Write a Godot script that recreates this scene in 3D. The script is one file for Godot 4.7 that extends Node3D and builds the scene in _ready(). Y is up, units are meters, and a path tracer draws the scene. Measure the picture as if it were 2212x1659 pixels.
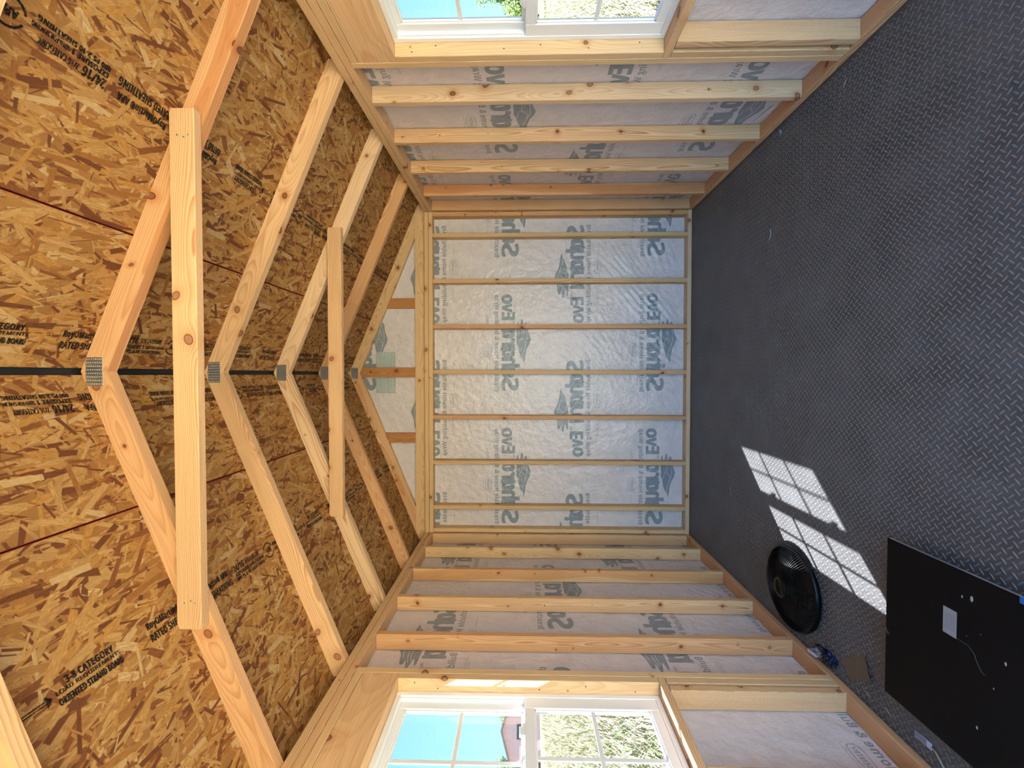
extends Node3D

const I := 0.0254            # every length below is in inches; I turns it into metres
const SL := 0.4167           # roof slope, 5 in 12
const RIDGE := 120.8         # height of the rafter tops at the ridge
const WALL := 56.5           # inner stud faces of the side walls
const STUD_TOP := 90.2
const FRONT := 185.0
const WZ0 := 75.0            # window opening along the side walls
const WZ1 := 111.0
const WY0 := 33.7
const WY1 := 81.6

var rng := RandomNumberGenerator.new()
var wood_tex: Array = []
var wood_cache := {}
var M := {}
var used := {}


func _ready() -> void:
	rng.seed = 20240
	setup_camera_and_light()
	make_materials()
	build_floor()
	build_back_wall()
	build_side_wall("wall_right", 1.0)
	build_side_wall("wall_left", -1.0)
	build_front_wall()
	build_roof()
	build_window("window_1", 1.0)
	build_window("window_2", -1.0)
	build_trusses()
	build_outside()
	build_floor_things()


# ---------------------------------------------------------------- camera, sky, sun

func setup_camera_and_light() -> void:
	var cam := Camera3D.new()
	cam.name = "camera"
	add_child(cam)
	# the photograph was taken with the phone on its side: image left is up in the shed
	var up := Basis(Vector3.UP, 0.0220) * Basis(Vector3.RIGHT, 0.0235) * Basis(Vector3.BACK, 0.0010)
	cam.transform = Transform3D(Basis(-up.y, up.x, up.z), Vector3(-0.3624, 58.659, 154.41) * I)
	cam.fov = rad_to_deg(2.0 * atan(829.5 / 948.83))
	cam.near = 0.02
	cam.far = 600.0
	cam.current = true

	var sky_mat := ProceduralSkyMaterial.new()
	sky_mat.sky_top_color = Color(0.40, 0.66, 0.93)
	sky_mat.sky_horizon_color = Color(0.66, 0.87, 0.96)
	sky_mat.sky_curve = 0.18
	sky_mat.ground_horizon_color = Color(0.62, 0.58, 0.47)
	sky_mat.ground_bottom_color = Color(0.55, 0.50, 0.40)
	sky_mat.sky_energy_multiplier = 1.0
	sky_mat.sun_angle_max = 1.0
	var sky := Sky.new()
	sky.sky_material = sky_mat
	var env := Environment.new()
	env.background_mode = Environment.BG_SKY
	env.sky = sky
	env.background_energy_multiplier = 6.0
	env.tonemap_mode = Environment.TONE_MAPPER_LINEAR
	env.tonemap_exposure = 1.45
	env.sdfgi_enabled = true
	env.ssao_enabled = true
	env.ssil_enabled = true
	var we := WorldEnvironment.new()
	we.name = "world_environment"
	we.environment = env
	add_child(we)

	var sun := DirectionalLight3D.new()
	sun.name = "sun"
	add_child(sun)
	var dir := Vector3(0.52, -1.0, -0.552).normalized()
	sun.transform = Transform3D(Basis.looking_at(dir, Vector3.UP), Vector3.ZERO)
	sun.light_color = Color(0.975, 0.985, 1.0)
	sun.light_energy = 30.0
	sun.light_angular_distance = 0.5
	sun.shadow_enabled = true


# ---------------------------------------------------------------- small helpers

func v(x: float, y: float, z: float) -> Vector3:
	return Vector3(x, y, z) * I

func numbered(called: String) -> String:
	if not used.has(called):
		used[called] = 0
		return called
	used[called] += 1
	return "%s_%03d" % [called, used[called]]

func structure(called: String) -> Node3D:
	var o := Node3D.new()
	o.name = called
	add_child(o)
	o.set_meta("kind", "structure")
	return o

func thing(called: String, label: String, category: String, at: Vector3 = Vector3.ZERO, group: String = "") -> Node3D:
	var o := Node3D.new()
	o.name = numbered(called)
	add_child(o)
	o.position = at
	o.set_meta("label", label)
	o.set_meta("category", category)
	if group != "":
		o.set_meta("group", group)
	return o

func obj(called: String, mesh: Mesh, mat: Material, parent: Node, xf: Transform3D = Transform3D.IDENTITY) -> MeshInstance3D:
	var o := MeshInstance3D.new()
	o.name = called
	o.mesh = mesh
	o.material_override = mat
	o.transform = xf
	o.cast_shadow = GeometryInstance3D.SHADOW_CASTING_SETTING_ON
	parent.add_child(o, true)
	return o

func new_st() -> SurfaceTool:
	var st := SurfaceTool.new()
	st.begin(Mesh.PRIMITIVE_TRIANGLES)
	st.set_smooth_group(-1)
	return st

func done(st: SurfaceTool) -> ArrayMesh:
	st.generate_normals()
	return st.commit()

# a flat face whose front looks along `out`
func face(st: SurfaceTool, pts: Array, uvs: Array, out: Vector3) -> void:
	var n := Vector3.ZERO
	for k in range(1, pts.size() - 1):
		n += (pts[k + 1] - pts[0]).cross(pts[k] - pts[0])
	var flip: bool = n.dot(out) < 0.0
	for k in range(1, pts.size() - 1):
		var order = [0, k + 1, k] if flip else [0, k, k + 1]
		for j in order:
			st.set_uv(uvs[j])
			st.add_vertex(pts[j])

func add_box(st: SurfaceTool, a: Vector3, b: Vector3, uvk: float = 1.0) -> void:
	var c := (a + b) * 0.5
	for ax in 3:
		var o1 := (ax + 1) % 3
		var o2 := (ax + 2) % 3
		for s in 2:
			var pts := []
			var uvs := []
			for q in [[0, 0], [1, 0], [1, 1], [0, 1]]:
				var p := Vector3.ZERO
				p[ax] = b[ax] if s == 1 else a[ax]
				p[o1] = b[o1] if q[0] == 1 else a[o1]
				p[o2] = b[o2] if q[1] == 1 else a[o2]
				pts.append(p)
				uvs.append(Vector2(p[o1], p[o2]) * uvk)
			var out := Vector3.ZERO
			out[ax] = 1.0 if s == 1 else -1.0
			face(st, pts, uvs, out)

# box in inches with its edges eased by `ch`
func bevel_box(st: SurfaceTool, a: Vector3, b: Vector3, ch: float) -> void:
	var c := (a + b) * 0.5
	var h := (b - a) * 0.5
	var ring := func(sgn: Vector3, ax: int) -> Vector3:
		var p := sgn * (h - Vector3.ONE * ch)
		p[ax] = sgn[ax] * h[ax]
		return (c + p) * I
	for ax in 3:
		var o1 := (ax + 1) % 3
		var o2 := (ax + 2) % 3
		for s in [-1.0, 1.0]:
			var pts := []
			for q in [[-1, -1], [1, -1], [1, 1], [-1, 1]]:
				var sg := Vector3.ZERO
				sg[ax] = s
				sg[o1] = q[0]
				sg[o2] = q[1]
				pts.append(ring.call(sg, ax))
			var out := Vector3.ZERO
			out[ax] = s
			face(st, pts, [Vector2(0, 0), Vector2(1, 0), Vector2(1, 1), Vector2(0, 1)], out)
	for ax in 3:
		var o1 := (ax + 1) % 3
		var o2 := (ax + 2) % 3
		for q in [[-1, -1], [1, -1], [1, 1], [-1, 1]]:
			var s0 := Vector3.ZERO
			s0[o1] = q[0]
			s0[o2] = q[1]
			var s1 := s0
			s0[ax] = -1
			s1[ax] = 1
			var out := Vector3.ZERO
			out[o1] = q[0]
			out[o2] = q[1]
			face(st, [ring.call(s0, o1), ring.call(s1, o1), ring.call(s1, o2), ring.call(s0, o2)], [Vector2(0, 0), Vector2(1, 0), Vector2(1, 1), Vector2(0, 1)], out)
	for sx in [-1, 1]:
		for sy in [-1, 1]:
			for sz in [-1, 1]:
				var sg := Vector3(sx, sy, sz)
				face(st, [ring.call(sg, 0), ring.call(sg, 1), ring.call(sg, 2)], [Vector2(0, 0), Vector2(1, 0), Vector2(1, 1)], sg)

func bevel_mesh(a: Vector3, b: Vector3, ch: float) -> ArrayMesh:
	var st := new_st()
	bevel_box(st, a, b, ch)
	return done(st)

# polygon in the xy plane (inches), given depth along z; grain runs along `dir`
func prism(poly: Array, z0: float, z1: float, dir: Vector2, uo: float) -> ArrayMesh:
	var st := new_st()
	var per := Vector2(-dir.y, dir.x)
	var top := -1e9
	var mid := Vector2.ZERO
	for p in poly:
		top = maxf(top, p.dot(per))
		mid += p / poly.size()
	var uv := func(p: Vector2, base: float) -> Vector2:
		return Vector2(p.dot(dir) / 96.0 + uo, base + (top - p.dot(per)) / 10.0)
	for s in 2:
		var pts := []
		var uvs := []
		for p in poly:
			pts.append(v(p.x, p.y, z1 if s == 1 else z0))
			uvs.append(uv.call(p, 0.0 if s == 1 else 0.5))
		face(st, pts, uvs, Vector3(0, 0, 1 if s == 1 else -1))
	for k in poly.size():
		var p: Vector2 = poly[k]
		var q: Vector2 = poly[(k + 1) % poly.size()]
		var nrm := Vector2(q.y - p.y, p.x - q.x)
		if nrm.dot((p + q) * 0.5 - mid) < 0.0:
			nrm = -nrm
		var base := 0.36 if (p.dot(per) + q.dot(per)) * 0.5 < mid.dot(per) else 0.86
		var w := (z1 - z0) / 11.0
		var up := p.dot(dir) / 96.0 + uo
		var uq := q.dot(dir) / 96.0 + uo
		face(st, [v(p.x, p.y, z0), v(q.x, q.y, z0), v(q.x, q.y, z1), v(p.x, p.y, z1)], [Vector2(up, base), Vector2(uq, base), Vector2(uq, base + w), Vector2(up, base + w)], Vector3(nrm.x, nrm.y, 0))
	return done(st)

# a board with eased edges: runs along local x, W wide along y, T thick along z
func lumber(L: float, W: float, T: float, uo: float, flip: bool) -> ArrayMesh:
	var st := new_st()
	var c := 0.09
	var w := W * 0.5
	var t := T * 0.5
	var prof := [[-w + c, t, 0.005], [w - c, t, 0.345], [w, t - c, 0.355], [w, -t + c, 0.495], [w - c, -t, 0.505], [-w + c, -t, 0.845], [-w, -t + c, 0.855], [-w, t - c, 0.995]]
	for k in 8:
		var a = prof[k]
		var b = prof[(k + 1) % 8]
		var vb: float = b[2] if k < 7 else 1.005
		var u0 := uo
		var u1 := uo + L / 96.0
		if flip:
			u0 = uo + L / 96.0
			u1 = uo
		face(st, [v(0, a[0], a[1]), v(L, a[0], a[1]), v(L, b[0], b[1]), v(0, b[0], b[1])], [Vector2(u0, a[2]), Vector2(u1, a[2]), Vector2(u1, vb), Vector2(u0, vb)], Vector3(0, a[0] + b[0], a[1] + b[1]))
	for e in 2:
		var pts := []
		var uvs := []
		for a in prof:
			pts.append(v(L * e, a[0], a[1]))
			uvs.append(Vector2(uo + 0.3 + a[1] * 0.01, 0.42 + a[0] * 0.012))
		face(st, pts, uvs, Vector3(e * 2 - 1, 0, 0))
	return done(st)

# board filling the axis-aligned block a..b (inches)
func stick(called: String, parent: Node, a: Vector3, b: Vector3, kind: int = -1, tint: int = -1) -> MeshInstance3D:
	var d := b - a
	var ax := 0
	if d.y > d.x and d.y > d.z:
		ax = 1
	elif d.z > d.x:
		ax = 2
	var o1 := (ax + 1) % 3
	var o2 := (ax + 2) % 3
	if d[o1] < d[o2]:
		var sw := o1
		o1 = o2
		o2 = sw
	var ex := Vector3.ZERO
	ex[ax] = 1
	var ey := Vector3.ZERO
	ey[o1] = 1
	var ez := ex.cross(ey)
	var mid := (a + b) * 0.5
	mid[ax] = a[ax]
	if kind < 0:
		kind = rng.randi() % wood_tex.size()
	if tint < 0:
		tint = rng.randi() % 4
	var mesh := lumber(d[ax] - 0.03, d[o1] - rng.randf_range(0.02, 0.07), d[o2] - rng.randf_range(0.05, 0.11), rng.randf(), rng.randf() < 0.5)
	return obj(called, mesh, wood(kind, tint), parent, Transform3D(Basis(ex, ey, ez), mid * I))

func tube(st: SurfaceTool, path: Array, radius: float, sides: int, closed: bool = false) -> void:
	var rings := []
	for k in path.size():
		var p: Vector3 = path[k]
		var a: Vector3 = path[max(k - 1, 0)]
		var b: Vector3 = path[min(k + 1, path.size() - 1)]
		if closed:
			a = path[(k - 1 + path.size()) % path.size()]
			b = path[(k + 1) % path.size()]
		var t := (b - a).normalized()
		var r := t.cross(Vector3.UP)
		if r.length() < 0.05:
			r = t.cross(Vector3.RIGHT)
		r = r.normalized()
		var u := r.cross(t)
		var ring := []
		for s in sides:
			var g := TAU * s / sides
			ring.append((p + (r * cos(g) + u * sin(g)) * radius) * I)
		rings.append(ring)
	var count := path.size() if closed else path.size() - 1
	for k in count:
		var r0: Array = rings[k]
		var r1: Array = rings[(k + 1) % path.size()]
		var mid: Vector3 = (path[k] + path[(k + 1) % path.size()]) * 0.5 * I
		for s in sides:
			var q := (s + 1) % sides
			var c: Vector3 = (r0[s] + r0[q] + r1[s] + r1[q]) * 0.25
			face(st, [r0[s], r1[s], r1[q], r0[q]], [Vector2(0, 0), Vector2(1, 0), Vector2(1, 1), Vector2(0, 1)], c - mid)

func lathe(st: SurfaceTool, prof: Array, sides: int, centre: Vector3) -> void:
	st.set_smooth_group(1)
	for k in prof.size() - 1:
		var a: Vector2 = prof[k]
		var b: Vector2 = prof[k + 1]
		for s in sides:
			var g0 := TAU * s / sides
			var g1 := TAU * (s + 1) / sides
			var e := func(p: Vector2, g: float) -> Vector3: return (centre + Vector3(p.x * cos(g), p.y, p.x * sin(g))) * I
			var nr := Vector2(b.y - a.y, a.x - b.x)
			var gm := (g0 + g1) * 0.5
			var out := Vector3(nr.x * cos(gm), nr.y, nr.x * sin(gm))
			face(st, [e.call(a, g0), e.call(a, g1), e.call(b, g1), e.call(b, g0)], [Vector2(0, 0), Vector2(1, 0), Vector2(1, 1), Vector2(0, 1)], out)
	st.set_smooth_group(-1)


# ---------------------------------------------------------------- materials and textures

func plain(c: Color, rough: float, metal: float = 0.0) -> StandardMaterial3D:
	var m := StandardMaterial3D.new()
	m.albedo_color = c
	m.roughness = rough
	m.metallic = metal
	return m

func wood(kind: int, tint: int) -> StandardMaterial3D:
	var key := kind * 16 + tint
	if not wood_cache.has(key):
		var tints := [Color(0.97, 0.955, 0.94), Color(0.97, 0.92, 0.86), Color(0.94, 0.85, 0.77), Color(0.955, 0.925, 0.86), Color(0.82, 0.67, 0.52)]
		var m := StandardMaterial3D.new()
		m.albedo_texture = wood_tex[kind]
		m.albedo_color = tints[tint]
		m.roughness = 0.62
		m.metallic_specular = 0.35
		wood_cache[key] = m
	return wood_cache[key]

func noise(sd: int, freq: float, oct: int = 3) -> FastNoiseLite:
	var n := FastNoiseLite.new()
	n.seed = sd
	n.noise_type = FastNoiseLite.TYPE_SIMPLEX_SMOOTH
	n.frequency = freq
	n.fractal_octaves = oct
	return n

# unrolled surface of a 96 inch board: rows 0-3.5 wide face, 3.5-5 edge, 5-8.5 wide face, 8.5-10 edge
func wood_image(sd: int, pith_y: float, pith_z: float, ring: float, knots: int, strong: float, heart: float) -> ImageTexture:
	var w := 1792
	var h := 192
	var r := RandomNumberGenerator.new()
	r.seed = sd
	var n1 := noise(sd, 0.024, 2)
	var n2 := noise(sd + 7, 0.55, 2)
	var n3 := noise(sd + 13, 0.06, 2)
	var n4 := noise(sd + 19, 0.05, 2)
	var ks := []
	for k in knots:
		var g := r.randf_range(-1.0, 1.0)
		var rad := r.randf_range(0.26, 0.52) if r.randf() < 0.55 else r.randf_range(0.08, 0.2)
		ks.append([(k + r.randf_range(0.05, 0.95)) * 96.0 / knots, Vector2(sin(g), cos(g)), rad, r.randf_range(-0.5, 0.5), r.randf_range(0.55, 1.0)])
	var data := PackedByteArray()
	data.resize(w * h * 3)
	var ys := PackedFloat32Array()
	var zs := PackedFloat32Array()
	for j in h:
		var t := (j + 0.5) * 10.0 / h
		if t < 3.5:
			ys.append(t - 1.75); zs.append(0.75)
		elif t < 5.0:
			ys.append(1.75); zs.append(0.75 - (t - 3.5))
		elif t < 8.5:
			ys.append(1.75 - (t - 5.0)); zs.append(-0.75)
		else:
			ys.append(-1.75); zs.append(-0.75 + (t - 8.5))
	for i in w:
		var x := (i + 0.5) * 96.0 / w
		# blend the ends so that the board can start anywhere
		var bl := clampf((x - 84.0) / 12.0, 0.0, 1.0)
		var px := lerpf(n1.get_noise_2d(x, 3.0), n1.get_noise_2d(x - 96.0, 3.0), bl)
		var pz := lerpf(n1.get_noise_2d(x, 40.0), n1.get_noise_2d(x - 96.0, 40.0), bl)
		var cy := pith_y + px * 1.6
		var cz := pith_z + pz * 1.1
		var near := []
		for k in ks:
			var dx: float = x - k[0]
			if dx > 48.0:
				dx -= 96.0
			elif dx < -48.0:
				dx += 96.0
			if absf(dx) < 4.0:
				near.append([k, dx])
		for j in h:
			var y := ys[j]
			var z := zs[j]
			var dy := y - cy
			var dz := z - cz
			var wob := n3.get_noise_3d(x * 0.5, y * 2.5, z * 2.5)
			var rad := sqrt(dy * dy + dz * dz) + wob * 0.16
			var knot := 0.0
			var halo := 0.0
			for kk in near:
				var k = kk[0]
				var dirv: Vector2 = k[1]
				# the branch leaves the pith along dirv and slants along the board
				var along := dy * dirv.x + dz * dirv.y
				if along < 0.1:
					continue
				var off := dy * dirv.y - dz * dirv.x
				var rr: float = k[2] * (0.5 + 0.28 * minf(along, 2.2))
				var sx: float = (kk[1] - k[3] * along) * 0.82
				var d := sqrt(sx * sx + off * off) / rr
				if d < 7.0:
					rad += 0.8 * rr * exp(-d * d * 0.16)
				if d < 1.15:
					var ringy := 0.72 + 0.28 * sin(d * 17.0 + wob * 6.0)
					if d > 0.86:
						ringy = 1.12
					knot = maxf(knot, clampf((1.15 - d) * 6.0, 0.0, 1.0) * ringy * k[4])
				if d < 4.2 and d > 0.8:
					halo = maxf(halo, (4.2 - d) / 3.4 * k[4])
			var f := fposmod(rad * ring, 1.0)
			var late := f * f * (0.55 + 0.45 * f)
			if f > 0.90:
				late *= (1.0 - f) * 10.0
			late *= strong * (0.8 + 0.5 * n4.get_noise_2d(x * 0.4, j * 0.25))
			var fib := n2.get_noise_2d(x * 0.12, j * 1.3) * 0.09
			var cr := 226.0 - 58.0 * late
			var cg := 197.0 - 78.0 * late
			var cb := 163.0 - 84.0 * late
			if heart > 0.0:
				var hw := clampf((heart - rad) * 5.0, 0.0, 1.0) * 0.55
				cr = lerpf(cr, 198.0, hw)
				cg = lerpf(cg, 142.0, hw)
				cb = lerpf(cb, 98.0, hw)
			var k2 := 1.0 + fib + px * 0.04
			cr *= k2
			cg *= k2
			cb *= k2
			if halo > 0.0:
				halo *= halo * 0.75
				cr = lerpf(cr, 176.0, halo)
				cg = lerpf(cg, 112.0, halo)
				cb = lerpf(cb, 66.0, halo)
			if knot > 0.0:
				knot = minf(knot, 1.1)
				cr = lerpf(cr, 96.0, knot)
				cg = lerpf(cg, 52.0, knot)
				cb = lerpf(cb, 32.0, knot)
			var o := (j * w + i) * 3
			data[o] = int(clampf(cr, 0.0, 255.0))
			data[o + 1] = int(clampf(cg, 0.0, 255.0))
			data[o + 2] = int(clampf(cb, 0.0, 255.0))
	return ImageTexture.create_from_image(Image.create_from_data(w, h, false, Image.FORMAT_RGB8, data))

# triangles of a line of lettering, em = 1, starting at x = 0 on the baseline
func letters(text: String, weight: int = 400, fam: String = "Droid Sans") -> PackedVector2Array:
	var f := SystemFont.new()
	f.font_names = PackedStringArray([fam])
	f.font_weight = weight
	var t := TextMesh.new()
	t.text = text
	t.font = f
	t.font_size = 64
	t.pixel_size = 1.0 / 64.0
	t.depth = 0.0
	t.curve_step = 2.0
	t.horizontal_alignment = HORIZONTAL_ALIGNMENT_LEFT
	t.vertical_alignment = VERTICAL_ALIGNMENT_BOTTOM
	var arr := t.get_mesh_arrays()
	var vs: PackedVector3Array = arr[Mesh.ARRAY_VERTEX]
	var idx = arr[Mesh.ARRAY_INDEX]
	var out := PackedVector2Array()
	if idx != null and idx.size() > 0:
		for k in idx:
			out.append(Vector2(vs[k].x, vs[k].y))
	else:
		for p in vs:
			out.append(Vector2(p.x, p.y))
	return out

func fit(tris: PackedVector2Array, width: float, height: float) -> PackedVector2Array:
	var lo := Vector2(1e9, 1e9)
	var hi := Vector2(-1e9, -1e9)
	for p in tris:
		lo = lo.min(p)
		hi = hi.max(p)
	var k := Vector2(width, height) / (hi - lo)
	var out := PackedVector2Array()
	for p in tris:
		out.append((p - lo) * k)
	return out

# fills triangles into an 8-bit mask
func ink(mask: PackedByteArray, w: int, h: int, tris: PackedVector2Array, val: int) -> void:
	for k in range(0, tris.size() - 2, 3):
		var a := tris[k]
		var b := tris[k + 1]
		var c := tris[k + 2]
		var area := (b - a).cross(c - a)
		if absf(area) < 1e-6:
			continue
		if area < 0.0:
			var s := b
			b = c
			c = s
		var y0 := maxi(int(floor(minf(a.y, minf(b.y, c.y)))), 0)
		var y1 := mini(int(ceil(maxf(a.y, maxf(b.y, c.y)))), h - 1)
		for y in range(y0, y1 + 1):
			var py := y + 0.5
			var lo := -1e9
			var hi := 1e9
			var ok := true
			for e in 3:
				var p := a if e == 0 else (b if e == 1 else c)
				var q := b if e == 0 else (c if e == 1 else a)
				# inside: (q-p) x (r-p) >= 0
				var kx := -(q.y - p.y)
				var kc := (q.x - p.x) * (py - p.y) + (q.y - p.y) * p.x
				if absf(kx) < 1e-9:
					if kc < 0.0:
						ok = false
				elif kx > 0.0:
					lo = maxf(lo, -kc / kx)
				else:
					hi = minf(hi, -kc / kx)
			if not ok or hi < lo:
				continue
			var x0 := maxi(int(ceil(lo - 0.5)), 0)
			var x1 := mini(int(floor(hi - 0.5)), w - 1)
			for x in range(x0, x1 + 1):
				mask[y * w + x] = val

func poly_tris(poly: PackedVector2Array) -> PackedVector2Array:
	var out := PackedVector2Array()
	for k in Geometry2D.triangulate_polygon(poly):
		out.append(poly[k])
	return out

func stroke(pts: Array, w: float) -> PackedVector2Array:
	var out := PackedVector2Array()
	for k in pts.size() - 1:
		var a: Vector2 = pts[k]
		var b: Vector2 = pts[k + 1]
		var n := (b - a).orthogonal().normalized() * w * 0.5
		var t := (b - a).normalized() * w * 0.3
		a -= t
		b += t
		for p in [a + n, b + n, b - n, a + n, b - n, a - n]:
			out.append(p)
	return out

# house wrap print: one 48 x 51.7 inch repeat as seen from inside the shed
func wrap_texture() -> ImageTexture:
	var sc := 36.0
	var w := int(48.0 * sc)
	var h := int(51.7 * sc)
	var mask := PackedByteArray()
	mask.resize(w * h)
	# pieces of the print, x along the reading direction, y up from the baseline of the big word (inches)
	var parts := []
	parts.append([shift(fit(letters("S", 800), 4.6, 6.1), Vector2(0.1, -0.1)), 255, 1])
	var lx := 4.75
	for ch in [["a", 3.75, 4.6], ["h", 3.6, 6.4], ["a", 3.75, 4.6], ["r", 3.0, 4.6], ["a", 3.75, 4.6]]:
		if ch[0] == "a":
			# round letter with a straight right side and a narrow slot for a counter
			var body := PackedVector2Array()
			var slot := PackedVector2Array()
			for g in 24:
				var ang := TAU * g / 24.0
				var cx := signf(cos(ang)) * pow(absf(cos(ang)), 0.6)
				var cy := signf(sin(ang)) * pow(absf(sin(ang)), 0.6)
				body.append(Vector2(lx + 1.75 + (1.72 if cx < 0 else 1.0) * cx, 2.3 + 2.32 * cy))
				slot.append(Vector2(lx + 1.78 + 0.30 * cos(ang) + 0.16 * sin(ang), 2.15 + 1.15 * sin(ang)))
			parts.append([poly_tris(body), 255])
			parts.append([stroke([Vector2(lx + 3.02, 0.0), Vector2(lx + 3.08, 4.5)], 1.1), 255])
			parts.append([poly_tris(slot), 0])
			lx += ch[1]
			continue
		parts.append([shift(fit(letters(ch[0], 800), ch[1] - 0.12, ch[2]), Vector2(lx, 0)), 255, 1])
		lx += ch[1]
	parts.append([shift(fit(letters("TM", 700), 1.3, 0.7), Vector2(23.7, 3.9)), 255])
	parts.append([shift(fit(letters("E", 800), 2.7, 4.6), Vector2(25.5, 0)), 255, 1])
	parts.append([shift(fit(letters("v", 800), 3.1, 3.6), Vector2(28.2, 0)), 255, 1])
	parts.append([shift(fit(letters("o", 800), 3.2, 3.7), Vector2(31.3, -0.1)), 255, 1])
	parts.append([shift(fit(letters("Breathable Home & Building Wrap", 700), 34.6, 2.2), Vector2(-0.2, -3.1)), 255])
	var logo := PackedVector2Array()
	for q in [[165, 540], [186, 600], [195, 625], [204, 618], [238, 700], [252, 790], [276, 860], [277, 1000], [270, 1140], [255, 1170], [242, 1100], [234, 1062], [220, 1112], [206, 1190], [184, 1194], [176, 1130], [162, 1080], [156, 1140], [128, 1152], [116, 1110], [105, 1020], [64, 910], [76, 855], [122, 765], [142, 680], [152, 600]]:
		logo.append(Vector2((q[1] - 130) / 41.5, (495.0 - q[0]) / 41.5))
	parts.append([poly_tris(logo), 255])
	for line in [[[188, 615], [182, 690], [150, 780], [140, 850], [170, 880], [195, 915]], [[252, 795], [238, 830], [236, 870], [210, 912], [192, 900]], [[150, 780], [120, 850], [118, 960], [135, 1060]], [[200, 930], [196, 1020], [212, 1100]], [[168, 960], [172, 1040], [190, 1120]]]:
		var pl := []
		for q in line:
			pl.append(Vector2((q[1] - 130) / 41.5, (495.0 - q[0]) / 41.5))
		parts.append([stroke(pl, 0.13), 0])
	parts.append([shift(fit(letters("SENTRY", 700), 4.0, 0.85), Vector2(12.5, -5.4)), 220])
	parts.append([stroke([Vector2(12.6, -4.0), Vector2(12.1, -4.4), Vector2(12.1, -5.5), Vector2(12.6, -5.9)], 0.14), 220])
	parts.append([stroke([Vector2(16.4, -4.0), Vector2(16.9, -4.4), Vector2(16.9, -5.5), Vector2(16.4, -5.9)], 0.14), 220])
	parts.append([stroke([Vector2(12.6, -4.0), Vector2(14.5, -3.85), Vector2(16.4, -4.0)], 0.14), 220])
	parts.append([stroke([Vector2(12.6, -5.9), Vector2(14.5, -6.05), Vector2(16.4, -5.9)], 0.14), 220])
	for fine in [[12.0, 17.0, -6.6], [6.4, 10.8, -5.4], [21.8, 27.2, -5.0], [23.0, 27.0, -5.45], [22.6, 25.5, -4.55]]:
		var x: float = fine[0]
		while x < fine[1]:
			parts.append([stroke([Vector2(x, fine[2]), Vector2(x + 0.26, fine[2])], 0.16), 130])
			x += 0.40
	for pt in parts:
		for row in 2:
			for wrapx in [-48.0, 0.0, 48.0]:
				var out := PackedVector2Array()
				for q in pt[0]:
					var hx: float
					var hy: float
					if row == 0:
						hx = q.x
						hy = 66.0 - q.y
					else:
						hx = 10.9 - q.x
						hy = 36.9 + q.y
					out.append(Vector2((hx + wrapx) * sc, (75.7 - hy) * sc))
				var lo := 1e9
				var hi := -1e9
				for q in out:
					lo = minf(lo, q.x)
					hi = maxf(hi, q.x)
				if hi > 0.0 and lo < w:
					ink(mask, w, h, out, pt[1])
					if pt.size() > 2:
						for by in [Vector2(5, 0), Vector2(-5, 0), Vector2(0, 3), Vector2(0, -3)]:
							ink(mask, w, h, shift(out, by), pt[1])
	var im := Image.create_from_data(w, h, false, Image.FORMAT_L8, mask)
	var w2 := w / 2
	var h2 := h / 2
	im.resize(w2, h2, Image.INTERPOLATE_BILINEAR)
	mask = im.get_data()
	var n1 := noise(5, 0.012, 4).get_seamless_image(w2, h2).get_data()
	var n2 := noise(9, 0.16, 2).get_seamless_image(w2, h2).get_data()
	var data := PackedByteArray()
	data.resize(w2 * h2 * 3)
	for k in w2 * h2:
		var t := mask[k] / 255.0
		var g := 0.95 + 0.06 * (n1[k] / 255.0) + 0.07 * (n2[k] / 255.0 - 0.5)
		data[k * 3] = int(minf(255.0, lerpf(216.0, 138.0, t) * g))
		data[k * 3 + 1] = int(minf(255.0, lerpf(208.0, 147.0, t) * g))
		data[k * 3 + 2] = int(minf(255.0, lerpf(211.0, 157.0, t) * g))
	return ImageTexture.create_from_image(Image.create_from_data(w2, h2, false, Image.FORMAT_RGB8, data))

func shift(tris: PackedVector2Array, by: Vector2) -> PackedVector2Array:
	var out := PackedVector2Array()
	for p in tris:
		out.append(p + by)
	return out

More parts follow.
